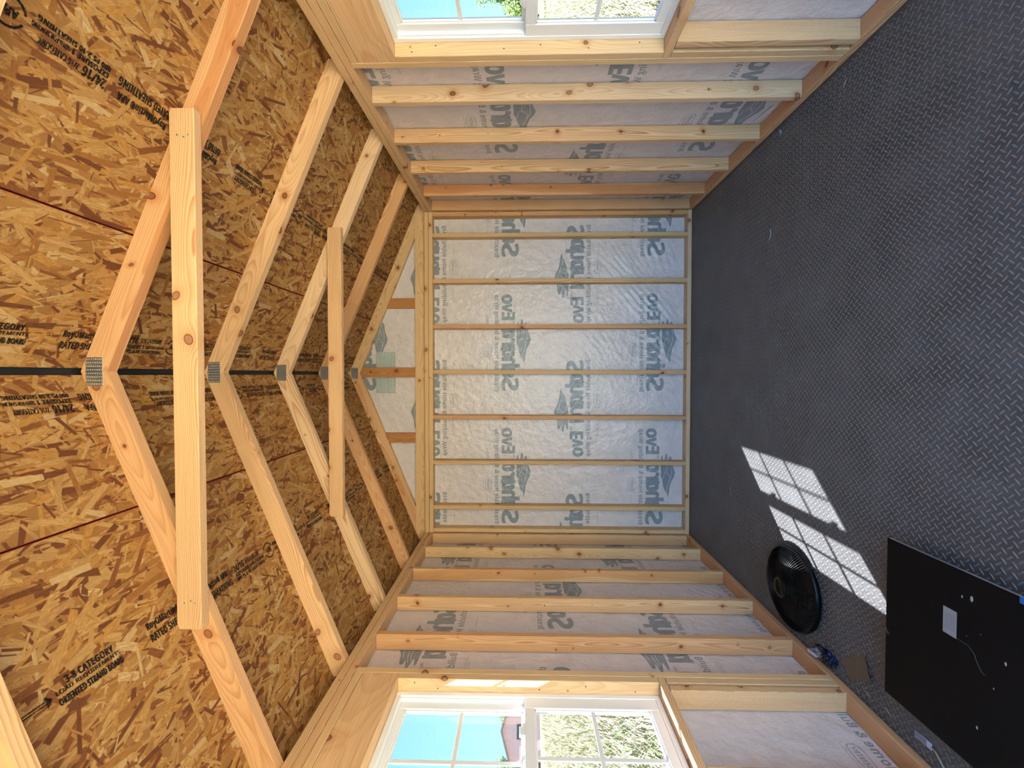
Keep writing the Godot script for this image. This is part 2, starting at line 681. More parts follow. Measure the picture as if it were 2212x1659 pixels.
# an 8 x 4 foot sheet of strand board with its printed grade line 16 inches from one long edge
func osb_textures() -> Array:
	var w := 2048
	var h := 1024
	var k := w / 96.0
	var r := RandomNumberGenerator.new()
	r.seed = 77
	var img := Image.create(w, h, false, Image.FORMAT_RGBA8)
	img.fill(Color8(168, 120, 66))
	var bump := Image.create(w, h, false, Image.FORMAT_RGBA8)
	bump.fill(Color(0.3, 0.3, 0.3))
	var cols := [Color8(198, 150, 86), Color8(186, 136, 74), Color8(206, 162, 98), Color8(174, 122, 64), Color8(190, 144, 86), Color8(166, 112, 58), Color8(198, 154, 92), Color8(210, 174, 118), Color8(142, 90, 50), Color8(122, 74, 44), Color8(180, 130, 72), Color8(194, 142, 72)]
	var sprites := []
	for n in 190:
		var len_ := r.randf_range(2.2, 6.4) * k
		var wid := r.randf_range(0.28, 1.1) * k
		if n % 3 == 0:
			len_ *= 0.42
			wid *= 0.40
		elif n % 7 == 1:
			wid = r.randf_range(0.09, 0.2) * k
			len_ *= 0.7
		var ang := r.randfn(0.0, 0.48)
		if n % 5 == 0:
			ang = r.randf_range(-1.57, 1.57)
		var ca := cos(ang)
		var sa := sin(ang)
		var bw := int(len_ * absf(ca) + wid * absf(sa)) + 4
		var bh := int(len_ * absf(sa) + wid * absf(ca)) + 4
		var col: Color = cols[r.randi() % cols.size()] if n % 13 != 0 else cols[8 + r.randi() % 2]
		var streak := noise(n + 300, 0.30, 2)
		var ragged := noise(n + 900, 0.35, 2)
		var taper := r.randf_range(-0.45, 0.45)
		var skew := r.randf_range(-0.5, 0.5)
		var sp := PackedByteArray()
		sp.resize(bw * bh * 4)
		var bp := PackedByteArray()
		bp.resize(bw * bh * 4)
		var base := r.randf_range(90.0, 220.0)
		var dark := r.randf_range(0.07, 0.20)
		for y in bh:
			for x in bw:
				var dx := x - bw * 0.5
				var dy := y - bh * 0.5
				var u := (dx * ca + dy * sa) / (len_ * 0.5)
				var t := (-dx * sa + dy * ca) / (wid * 0.5)
				var lim := 1.0 - absf(taper) * (u * signf(taper) * 0.5 + 0.5)
				var uu := absf(u + t * skew * wid / len_) + 0.05 * ragged.get_noise_1d(t * wid * 0.5 + signf(u) * 50.0)
				var de := minf((lim - absf(t)) * wid * 0.5, (0.95 - uu) * len_ * 0.5) + 0.5
				if de > 0.0:
					var s := streak.get_noise_2d(u * len_ * 0.06, t * wid * 1.1)
					var g := 1.0 + s * dark * 1.6
					var o := (y * bw + x) * 4
					sp[o] = int(clampf(col.r8 * g, 0, 255))
					sp[o + 1] = int(clampf(col.g8 * g, 0, 255))
					sp[o + 2] = int(clampf(col.b8 * g, 0, 255))
					sp[o + 3] = int(255.0 * minf(de, 1.0))
					var bb := int(clampf(base + s * 60.0, 0, 255))
					bp[o] = bb
					bp[o + 1] = bb
					bp[o + 2] = bb
					bp[o + 3] = sp[o + 3]
		sprites.append([Image.create_from_data(bw, bh, false, Image.FORMAT_RGBA8, sp), Image.create_from_data(bw, bh, false, Image.FORMAT_RGBA8, bp)])
	for n in 8600:
		var s = sprites[r.randi() % sprites.size()]
		var big: bool = s[0].get_width() * s[0].get_height() > 2600
		if n > 4600 and big and r.randf() < 0.55:
			continue
		var at := Vector2i(r.randi_range(-60, w), r.randi_range(-40, h))
		var rect := Rect2i(0, 0, s[0].get_width(), s[0].get_height())
		img.blend_rect(s[0], rect, at)
		bump.blend_rect(s[1], rect, at)
	# grade print
	var pw := w * 2
	var ph := 150
	var mask := PackedByteArray()
	mask.resize(pw * ph)
	var sc := k * 2.0
	var x0 := 2.0
	while x0 < 92.0:
		var blocks := [
			[["RoyOMartin\u00AE APA", 800, 0.0, 0.15, 7.0, 1.25], ["RATED SHEATHING", 700, 0.0, 1.75, 7.4, 1.0]],
			[["24/16", 700, 8.6, 0.2, 2.6, 1.1], ["7/16 CATEGORY", 400, 11.6, 0.35, 4.0, 0.7], ["EXPOSURE 1", 700, 8.6, 1.5, 4.0, 0.6], ["SIZED FOR SPACING", 400, 12.9, 1.55, 3.6, 0.45], ["000 PS 2-10 SHEATHING", 700, 8.6, 2.3, 7.6, 0.55]],
			[["APA", 800, 17.6, 0.95, 1.5, 0.8]],
			[["PRP-108", 700, 20.0, 0.5, 3.0, 0.7], ["DESIGN", 400, 20.0, 1.6, 2.4, 0.55]],
			[["STRENGTH AXIS", 800, 24.4, 0.1, 4.6, 0.9], ["THIS DIRECTION", 700, 24.4, 1.9, 4.6, 0.75]],
			[["3-8 CATEGORY", 700, 34.0, 0.0, 5.4, 0.8], ["LOAD REQUIREMENTS", 400, 32.8, 1.0, 7.2, 0.55], ["ORIENTED STRAND BOARD", 700, 32.8, 1.8, 7.2, 0.75]]]
		for bl in blocks:
			for q in bl:
				var tr := fit(letters(q[0], q[1]), q[4] * sc, q[5] * sc)
				var out := PackedVector2Array()
				for p in tr:
					out.append(Vector2((x0 + q[2]) * sc + p.x, (0.15 + q[3] + q[5]) * sc - p.y))
				for by in [Vector2(0, 0), Vector2(1.6, 0.8), Vector2(-1.6, -0.8)]:
					ink(mask, pw, ph, shift(out, by), 255)
		var ring := []
		for g in range(-4, 5):
			ring.append(Vector2((x0 + 18.35) + 1.35 * sin(g * 0.3), 1.55 - 1.35 * cos(g * 0.3)) * sc)
		ink(mask, pw, ph, stroke(ring, 0.22 * sc), 255)
		for g in ring.size():
			ring[g].y = 2.0 * 1.55 * sc - ring[g].y
		ink(mask, pw, ph, stroke(ring, 0.22 * sc), 255)
		ink(mask, pw, ph, stroke([Vector2(x0 + 23.4, 1.35) * sc, Vector2(x0 + 32.0, 1.35) * sc], 0.12 * sc), 255)
		ink(mask, pw, ph, stroke([Vector2(x0 + 23.4, 1.62) * sc, Vector2(x0 + 32.0, 1.62) * sc], 0.12 * sc), 255)
		for e in [[32.4, -0.6], [23.0, 0.6]]:
			ink(mask, pw, ph, PackedVector2Array([Vector2(x0 + e[0], 1.48) * sc, Vector2(x0 + e[0] + e[1], 0.9) * sc, Vector2(x0 + e[0] + e[1], 2.1) * sc]), 255)
		x0 += 44.0
	var mi := Image.create_from_data(pw, ph, false, Image.FORMAT_L8, mask)
	mi.resize(w, ph / 2, Image.INTERPOLATE_BILINEAR)
	var md := mi.get_data()
	var worn := noise(31, 0.09, 2)
	var rg := PackedByteArray()
	rg.resize(md.size() * 4)
	for q in md.size():
		rg[q * 4] = 22
		rg[q * 4 + 1] = 18
		rg[q * 4 + 2] = 16
		var wn := clampf(1.25 + worn.get_noise_2d(q % w, (q / w) * 2.5) * 1.6, 0.25, 1.0)
		rg[q * 4 + 3] = int(md[q] * wn)
	img.blend_rect(Image.create_from_data(w, ph / 2, false, Image.FORMAT_RGBA8, rg), Rect2i(0, 0, w, ph / 2), Vector2i(0, int(14.4 * k)))
	# the red sealer on the long edges
	img.fill_rect(Rect2i(0, 0, w, 3), Color8(132, 36, 26))
	img.fill_rect(Rect2i(0, h - 3, w, 3), Color8(132, 36, 26))
	bump.convert(Image.FORMAT_L8)
	img.convert(Image.FORMAT_RGB8)
	bump.resize(w / 2, h / 2)
	return [ImageTexture.create_from_image(img), ImageTexture.create_from_image(bump)]

func make_materials() -> void:
	# seed, pith place, rings per inch, knots, contrast, heartwood radius
	var specs := [[101, 0.3, -1.6, 3.6, 7, 0.9, 0.0], [102, -0.4, -2.6, 4.2, 9, 0.45, 0.0], [103, 0.2, -1.0, 3.0, 10, 0.9, 1.9], [104, 2.8, -1.2, 4.0, 5, 0.75, 0.0], [105, -0.8, -1.9, 2.4, 7, 0.95, 0.0], [106, 0.5, -4.0, 3.6, 8, 0.40, 0.0], [107, -2.4, -2.2, 5.0, 9, 0.75, 0.0], [108, 0.0, -1.3, 2.6, 6, 1.0, 0.0], [109, 0.6, -1.1, 4.4, 8, 0.6, 2.1], [110, 0.1, -3.0, 5.2, 6, 0.85, 0.0]]
	for s in specs:
		wood_tex.append(wood_image(s[0], s[1], s[2], s[3], s[4], s[5], s[6]))
	var osb := osb_textures()
	M.osb = StandardMaterial3D.new()
	M.osb.albedo_texture = osb[0]
	M.osb.albedo_color = Color(0.86, 0.86, 0.90)
	M.osb.roughness = 0.62
	M.osb.metallic_specular = 0.3
	M.osb.heightmap_enabled = true
	M.osb.heightmap_texture = osb[1]
	M.osb.heightmap_scale = 0.10
	M.wrap = StandardMaterial3D.new()
	M.wrap.albedo_texture = wrap_texture()
	M.wrap.roughness = 0.32
	M.wrap.metallic_specular = 0.5
	var nt := NoiseTexture2D.new()
	nt.width = 512
	nt.height = 512
	nt.seamless = true
	nt.as_normal_map = true
	nt.bump_strength = 5.0
	nt.noise = noise(21, 0.03, 5)
	M.wrap.normal_enabled = true
	M.wrap.normal_texture = nt
	M.wrap.normal_scale = 0.45
	M.rubber = StandardMaterial3D.new()
	M.rubber.albedo_color = Color8(94, 94, 95)
	M.rubber.roughness = 0.40
	M.rubber.metallic_specular = 0.5
	var rn := NoiseTexture2D.new()
	rn.width = 1024
	rn.height = 1024
	rn.seamless = true
	rn.noise = noise(41, 0.006, 5)
	var ramp := Gradient.new()
	ramp.set_color(0, Color(0.80, 0.79, 0.78))
	ramp.set_color(1, Color(1.0, 1.0, 1.0))
	rn.color_ramp = ramp
	M.rubber.albedo_texture = rn
	M.rubber.uv1_triplanar = true
	M.rubber.uv1_world_triplanar = true
	M.rubber.uv1_scale = Vector3(0.5, 0.5, 0.5)
	# highlights on the bars are put into their colour, paler than the sheet
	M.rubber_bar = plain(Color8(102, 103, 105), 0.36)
	M.vinyl = plain(Color8(232, 233, 236), 0.35)
	M.siding = plain(Color8(196, 190, 178), 0.7)
	M.trim = plain(Color8(236, 236, 232), 0.55)
	M.glass = plain(Color(0.03, 0.05, 0.06, 0.80), 0.02)
	M.glass.transparency = BaseMaterial3D.TRANSPARENCY_ALPHA
	M.steel = plain(Color8(168, 172, 174), 0.36, 0.9)
	M.nail = plain(Color8(66, 66, 68), 0.5, 0.6)
	M.black = plain(Color8(20, 20, 21), 0.3)
	M.vent = plain(Color8(30, 32, 36), 0.6)


# ---------------------------------------------------------------- the shell

func build_floor() -> void:
	var fl := structure("floor")
	var st := new_st()
	add_box(st, v(-60, -1.0, -3.5), v(60, 0, FRONT + 3.5))
	obj("rubber_mat", done(st), M.rubber, fl)
	st = new_st()
	add_box(st, v(-60, -8.0, -3.5), v(60, -1.0, FRONT + 3.5))
	obj("floor_deck", done(st), wood(1, 2), fl)
	# raised bars of the diamond-plate rubber
	var bar := new_st()
	bar.set_smooth_group(1)
	var nx := 8
	var ny := 4
	var grid := func(a: int, b: int) -> Vector3:
		var u := -1.0 + 2.0 * a / nx
		var t := -1.0 + 2.0 * b / ny
		var half := 0.13 * sqrt(maxf(0.0, 1.0 - u * u * 0.96))
		var hh := 0.105 * sqrt(maxf(0.0, 1.0 - u * u)) * pow(maxf(0.0, 1.0 - absf(t)), 0.8)
		return v(u * 0.50, hh, t * half)
	for a in nx:
		for b in ny:
			face(bar, [grid.call(a, b), grid.call(a + 1, b), grid.call(a + 1, b + 1), grid.call(a, b + 1)], [Vector2.ZERO, Vector2.ZERO, Vector2.ZERO, Vector2.ZERO], Vector3.UP)
	var mesh := done(bar)
	var at: Array[Transform3D] = []
	var pitch := 1.25
	var z := 0.6
	while z < FRONT - 20.0:
		var x := -56.2
		while x < 56.2:
			at.append(Transform3D(Basis(Vector3.UP, -PI / 4.0), v(x, 0, z)))
			at.append(Transform3D(Basis(Vector3.UP, PI / 4.0), v(x + pitch * 0.5, 0, z + pitch * 0.5)))
			x += pitch
		z += pitch
	var mm := MultiMesh.new()
	mm.transform_format = MultiMesh.TRANSFORM_3D
	mm.mesh = mesh
	mm.instance_count = at.size()
	for k in at.size():
		mm.set_instance_transform(k, at[k])
	var mi := MultiMeshInstance3D.new()
	mi.name = "raised_tread_bars"
	mi.multimesh = mm
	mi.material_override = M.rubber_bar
	mi.set_meta("kind", "stuff")
	fl.add_child(mi)

func roof_y(x: float) -> float:
	return RIDGE - SL * absf(x)

# house wrap stretched over the outside of the studs. at(h, y, out) gives the place, hole cuts the window
func wrap_mesh(h0: float, h1: float, y_top: Callable, at: Callable, inward: Vector3, h_print: float, y_print: float, hole: Callable, studs: Array, sd: int, folds: Array) -> ArrayMesh:
	var st := new_st()
	st.set_smooth_group(1)
	var step := 0.8
	var nh := int((h1 - h0) / step)
	var ny := 120
	var n1 := noise(sd, 0.10, 3)
	var n2 := noise(sd + 3, 0.035, 2)
	var pts := []
	var uvs := []
	for a in nh + 1:
		var hh := lerpf(h0, h1, float(a) / nh)
		var top: float = y_top.call(hh)
		var col := []
		var cuv := []
		var gap := 99.0
		for s in studs:
			gap = minf(gap, absf(hh - s))
		var slack := clampf((gap - 0.7) / 3.0, 0.0, 1.0)
		for b in ny + 1:
			var y := lerpf(-2.0, top, float(b) / ny)
			var d := 0.06 * (n1.get_noise_2d(hh, y) + 0.6) * slack + 0.10 * (n2.get_noise_2d(hh, y * 0.5) + 0.4) * slack
			for f in folds:
				# f: centre h, centre y, direction, length, width, height, count
				var rel := Vector2(hh - f[0], y - f[1])
				var dv := Vector2(cos(f[2]), sin(f[2]))
				var al: float = rel.dot(dv) / f[3]
				var ac: float = rel.dot(Vector2(-dv.y, dv.x)) / f[4]
				if absf(al) < 1.0 and absf(ac) < 1.0:
					var env: float = (1.0 - al * al) * (1.0 - ac * ac)
					var wob := n2.get_noise_2d(hh * 1.5, y * 1.5) * 1.2
					d += 1.7 * f[5] * env * slack * (0.5 + 0.5 * sin(ac * PI * f[6] + wob * 2.0))
			col.append(at.call(hh, y, d))
			cuv.append(Vector2((hh - h_print) / 48.0, (75.7 - (y - y_print)) / 51.7))
		pts.append(col)
		uvs.append(cuv)
	for a in nh:
		for b in ny:
			var hc := lerpf(h0, h1, (a + 0.5) / nh)
			var yc: float = lerpf(-2.0, y_top.call(hc), (b + 0.5) / ny)
			if hole.call(hc, yc):
				continue
			face(st, [pts[a][b], pts[a + 1][b], pts[a + 1][b + 1], pts[a][b + 1]], [uvs[a][b], uvs[a + 1][b], uvs[a + 1][b + 1], uvs[a][b + 1]], inward)
	return done(st)

func build_back_wall() -> void:
	var wl := structure("wall_back")
	var stud_x := []
	for k in range(-3, 4):
		stud_x.append(0.43 + 16.0 * k)
	var folds := [[26.0, 16.0, 0.72, 22.0, 7.0, 0.55, 7.0], [38.0, 22.0, 0.55, 16.0, 6.0, 0.35, 7.0], [-22.0, 20.0, -0.75, 26.0, 6.0, 0.40, 6.0], [-36.0, 12.0, -0.6, 16.0, 6.0, 0.32, 6.0], [4.0, 5.0, 0.9, 12.0, 5.0, 0.30, 5.0], [-12.0, 26.0, -0.9, 18.0, 8.0, 0.20, 9.0], [12.0, 30.0, 0.6, 16.0, 9.0, 0.18, 9.0], [-28.0, 80.0, 1.3, 16.0, 8.0, 0.12, 12.0], [46.0, 12.0, 0.4, 10.0, 7.0, 0.30, 6.0]]
	var wm := wrap_mesh(-59.9, 59.9, func(hh: float) -> float: return roof_y(hh) - 0.1, func(hh: float, y: float, d: float) -> Vector3: return v(hh, y, -3.62 + minf(d, 0.9)), Vector3(0, 0, 1), -6.3, 0.0, func(_a: float, _b: float) -> bool: return false, stud_x + [-56.0, 56.0], 61, folds)
	obj("house_wrap", wm, M.wrap, wl)
	var st := new_st()
	var gp := [Vector2(-61, -10), Vector2(61, -10), Vector2(61, roof_y(61)), Vector2(0, RIDGE), Vector2(-61, roof_y(61))]
	obj("siding", prism(gp, -4.6, -3.75, Vector2(0, 1), 0.0), M.siding, wl)
	stick("bottom_plate", wl, Vector3(-WALL, 0, -3.5), Vector3(WALL, 1.5, 0), 5, 0)
	stick("top_plate", wl, Vector3(-WALL, STUD_TOP, -3.5), Vector3(WALL, STUD_TOP + 1.5, 0), 5, 3)
	stick("top_plate", wl, Vector3(-WALL, STUD_TOP + 1.5, -3.5), Vector3(WALL, STUD_TOP + 3.0, 0), 1, 3)
	var tint := [3, 0, 1, 3, 2, 3, 3]
	for k in 7:
		var x: float = stud_x[6 - k]
		stick("stud", wl, Vector3(x - 0.75, 1.5, -3.5), Vector3(x + 0.75, STUD_TOP, 0), -1, [3, 3, 2, 3, 2, 3, 3][k])
	for s in [-1.0, 1.0]:
		stick("corner_stud", wl, Vector3(minf(s * 55.0, s * WALL), 1.5, -3.5), Vector3(maxf(s * 55.0, s * WALL), STUD_TOP, 0), -1, 3)

func build_side_wall(called: String, s: float) -> void:
	var wl := structure(called)
	var z0 := 13.9 if s > 0 else 13.43
	var blk := func(n: String, za: float, zb: float, ya: float, yb: float, kind: int, tint: int) -> MeshInstance3D:
		var a := Vector3(minf(s * WALL, s * 60.0), ya, za)
		var b := Vector3(maxf(s * WALL, s * 60.0), yb, zb)
		return stick(n, wl, a, b, kind, tint)
	blk.call("bottom_plate", -3.5, FRONT + 3.5, 0.0, 1.5, 6 if s < 0 else 3, 2)
	blk.call("top_plate", -3.5, FRONT + 3.5, STUD_TOP, STUD_TOP + 1.5, 1 if s > 0 else 3, 1)
	blk.call("top_plate", -3.5, FRONT + 3.5, STUD_TOP + 1.5, STUD_TOP + 3.0, 6 if s > 0 else 0, 3)
	blk.call("corner_stud", 0.02, 1.5, 1.5, STUD_TOP, 3, 2 if s > 0 else 1)
	var kinds := [2, 4, 7, 1] if s > 0 else [1, 2, 7, 0]
	var tints := [2, 1, 1, 0] if s > 0 else [3, 3, 1, 2]
	for k in 4:
		var z := z0 + 16.0 * k
		blk.call("stud", z - 1.5, z, 1.5, STUD_TOP, kinds[k], tints[k])
	# window framing
	blk.call("king_stud", WZ0 - 3.0, WZ0 - 1.5, 1.5, STUD_TOP, 5, 3)
	blk.call("trimmer_stud", WZ0 - 1.5, WZ0, WY0, WY1, 5, 3)
	blk.call("trimmer_stud", WZ1, WZ1 + 1.5, WY0, WY1, 1, 0)
	blk.call("king_stud", WZ1 + 1.5, WZ1 + 3.0, 1.5, STUD_TOP, 1, 1)
	blk.call("window_sill_plate", WZ0 - 1.5, WZ1 + 1.5, WY0 - 1.5, WY0, 6, 1)
	blk.call("header_plate", WZ0 - 1.5, WZ1 + 1.5, STUD_TOP - 1.5, STUD_TOP, 5, 3)
	blk.call("header", WZ0 - 1.5, WZ1 + 1.5, WY1, STUD_TOP - 1.5, 5, 1)
	blk.call("cripple_stud", WZ0 - 1.5, WZ0, 1.5, WY0 - 1.5, 6, 3)
	blk.call("cripple_stud", z0 + 62.0, z0 + 63.5, 1.5, WY0 - 1.5, 3, 1)
	blk.call("cripple_stud", z0 + 78.5, z0 + 80.0, 1.5, WY0 - 1.5, 0, 1)
	blk.call("cripple_stud", WZ1, WZ1 + 1.5, 1.5, WY0 - 1.5, 0, 1)
	for k in range(7, 11):
		var z := z0 + 16.0 * k
		blk.call("stud", z - 1.5, z, 1.5, STUD_TOP, -1, 1)
	# nails driven through the far trimmer, and black ink strokes on the plates at the corner
	for q in [[57.3, 78.5], [58.3, 74.2], [57.6, 62.0], [58.2, 55.5], [57.5, 47.0], [58.3, 38.0]]:
		var st0 := new_st()
		lathe(st0, [Vector2(0.0, 0.03), Vector2(0.11, 0.025), Vector2(0.13, 0.0)], 8, Vector3.ZERO)
		obj("nail_head", done(st0), M.nail, wl, Transform3D(Basis(Vector3.RIGHT, PI / 2.0), v(s * q[0], q[1], WZ0 - 0.02)))
	var studs := []
	for k in 11:
		studs.append((z0 + 16.0 * k - 0.75) * s)
	studs.append((WZ0 - 1.5) * s)
	studs.append((WZ1 + 1.5) * s)
	var folds := [[20.0 * s, 10.0, 0.6 * s, 18.0, 6.0, 0.30, 6.0], [38.0 * s, 6.0, -0.6 * s, 16.0, 6.0, 0.22, 6.0]]
	var hp := 33.4 if s > 0 else -52.4
	var yp := 0.0 if s > 0 else -13.6
	var ha := -3.6 if s > 0 else -(FRONT + 3.4)
	var hb := FRONT + 3.4 if s > 0 else 3.6
	var wm := wrap_mesh(ha, hb, func(_h: float) -> float: return 95.0, func(hh: float, y: float, d: float) -> Vector3: return v(s * (60.12 - minf(d, 0.7)), y, hh * s), Vector3(-s, 0, 0), hp, yp, func(hh: float, y: float) -> bool: return hh * s > WZ0 - 0.4 and hh * s < WZ1 + 0.4 and y > WY0 - 0.4 and y < WY1 + 0.4, studs, 71 if s > 0 else 81, folds)
	obj("house_wrap", wm, M.wrap, wl)
	var sx := func(ya: float, yb: float, za: float, zb: float) -> void:
		var st := new_st()
		add_box(st, v(minf(s * 60.25, s * 61.0), ya, za), v(maxf(s * 60.25, s * 61.0), yb, zb))
		obj("siding", done(st), M.siding, wl)
	sx.call(-10.0, 95.3, -3.75, WZ0)
	sx.call(-10.0, 95.3, WZ1, FRONT + 3.75)
	sx.call(-10.0, WY0, WZ0, WZ1)
	sx.call(WY1, 95.3, WZ0, WZ1)

func build_front_wall() -> void:
	var wl := structure("wall_front")
	var dw := 50.0
	var dh := 86.0
	for s in [-1.0, 1.0]:
		var st := new_st()
		add_box(st, v(minf(s * dw, s * 61.0), -10, FRONT + 3.75), v(maxf(s * dw, s * 61.0), roof_y(61), FRONT + 4.6))
		obj("siding", done(st), M.siding, wl)
		var k := 0
		for x in [dw, dw + 1.5, 55.0]:
			stick("stud", wl, Vector3(minf(s * x, s * (x + 1.5)), 1.5, FRONT), Vector3(maxf(s * x, s * (x + 1.5)), STUD_TOP, FRONT + 3.5), -1, 1)
			k += 1
		stick("bottom_plate", wl, Vector3(minf(s * dw, s * WALL), 0, FRONT), Vector3(maxf(s * dw, s * WALL), 1.5, FRONT + 3.5), 5, 1)
	var gp := [Vector2(-dw, dh), Vector2(dw, dh), Vector2(dw, roof_y(61)), Vector2(61, roof_y(61)), Vector2(0, RIDGE), Vector2(-61, roof_y(61)), Vector2(-dw, roof_y(61))]
	obj("siding", prism([Vector2(-61, roof_y(61)), Vector2(61, roof_y(61)), Vector2(0, RIDGE)], FRONT + 3.75, FRONT + 4.6, Vector2(0, 1), 0.0), M.siding, wl)
	var st2 := new_st()
	add_box(st2, v(-dw, dh, FRONT + 3.75), v(dw, roof_y(61), FRONT + 4.6))
	obj("siding", done(st2), M.siding, wl)
	stick("header", wl, Vector3(-dw, dh, FRONT), Vector3(dw, STUD_TOP, FRONT + 3.5), 5, 1)
	stick("top_plate", wl, Vector3(-WALL, STUD_TOP, FRONT), Vector3(WALL, STUD_TOP + 1.5, FRONT + 3.5), 5, 1)
	stick("top_plate", wl, Vector3(-WALL, STUD_TOP + 1.5, FRONT), Vector3(WALL, STUD_TOP + 3.0, FRONT + 3.5), 1, 1)

# strand board sheet on one slope between two distances from the ridge line (x) and two z
func roof_sheet(parent: Node, s: float, xa: float, xb: float, za: float, zb: float, seam: float, reverse: bool, uo: float) -> void:
	var st := new_st()
	var ln := Vector2(1.0, SL).length()
	var pt := func(x: float, z: float, up: float) -> Vector3: return v(s * (x + up * SL / ln), roof_y(x) + 0.02 + up / ln, z)
	var uv := func(x: float, z: float) -> Vector2:
		var u := ((zb - z) if reverse else (z - za)) / 96.0
		return Vector2(u + uo, absf(x - seam) * ln / 48.0)
	var th := 0.45
	var q := [[xa, za], [xb, za], [xb, zb], [xa, zb]]
	var dn := []
	var upp := []
	var uvs := []
	for e in q:
		dn.append(pt.call(e[0], e[1], 0.0))
		upp.append(pt.call(e[0], e[1], th))
		uvs.append(uv.call(e[0], e[1]))
	face(st, dn, uvs, Vector3(-s * SL, -1, 0))
	face(st, upp, uvs, Vector3(s * SL, 1, 0))
	for k in 4:
		var j := (k + 1) % 4
		var c: Vector3 = (dn[k] + dn[j]) * 0.5 - (dn[0] + dn[2]) * 0.5
		face(st, [dn[k], dn[j], upp[j], upp[k]], [uvs[k], uvs[j], uvs[j], uvs[k]], c)
	obj("roof_sheet", done(st), M.osb, parent)

func build_roof() -> void:
	var rf := structure("ceiling")
	for s in [-1.0, 1.0]:
		roof_sheet(rf, s, 19.06, 63.3, -4.6, 93.2, 19.0, s < 0, 0.0)
		roof_sheet(rf, s, 19.06, 63.3, 93.3, 189.6, 19.0, s < 0, 0.0)
		roof_sheet(rf, s, 0.5, 18.94, -4.6, 45.2, 19.0, s > 0, 0.4)
		roof_sheet(rf, s, 0.5, 18.94, 45.3, 141.2, 19.0, s > 0, 0.03)
		roof_sheet(rf, s, 0.5, 18.94, 141.3, 189.6, 19.0, s > 0, 0.2)
		# roofing felt over the sheets closes the joints
		var ln := Vector2(1.0, SL).length()
		var poly := [Vector2(s * 0.3, RIDGE + 0.52), Vector2(s * 63.8, roof_y(63.8) + 0.52), Vector2(s * 63.8, roof_y(63.8) + 0.75), Vector2(s * 0.3, RIDGE + 0.75)]
		obj("roofing_felt", prism(poly, -4.8, 189.8, Vector2(1, 0), 0.0), M.vent, rf)
	var st := new_st()
	add_box(st, v(-3.0, RIDGE + 0.62, -4.6), v(3.0, RIDGE + 1.3, 189.6))
	obj("ridge_vent", done(st), M.vent, rf)

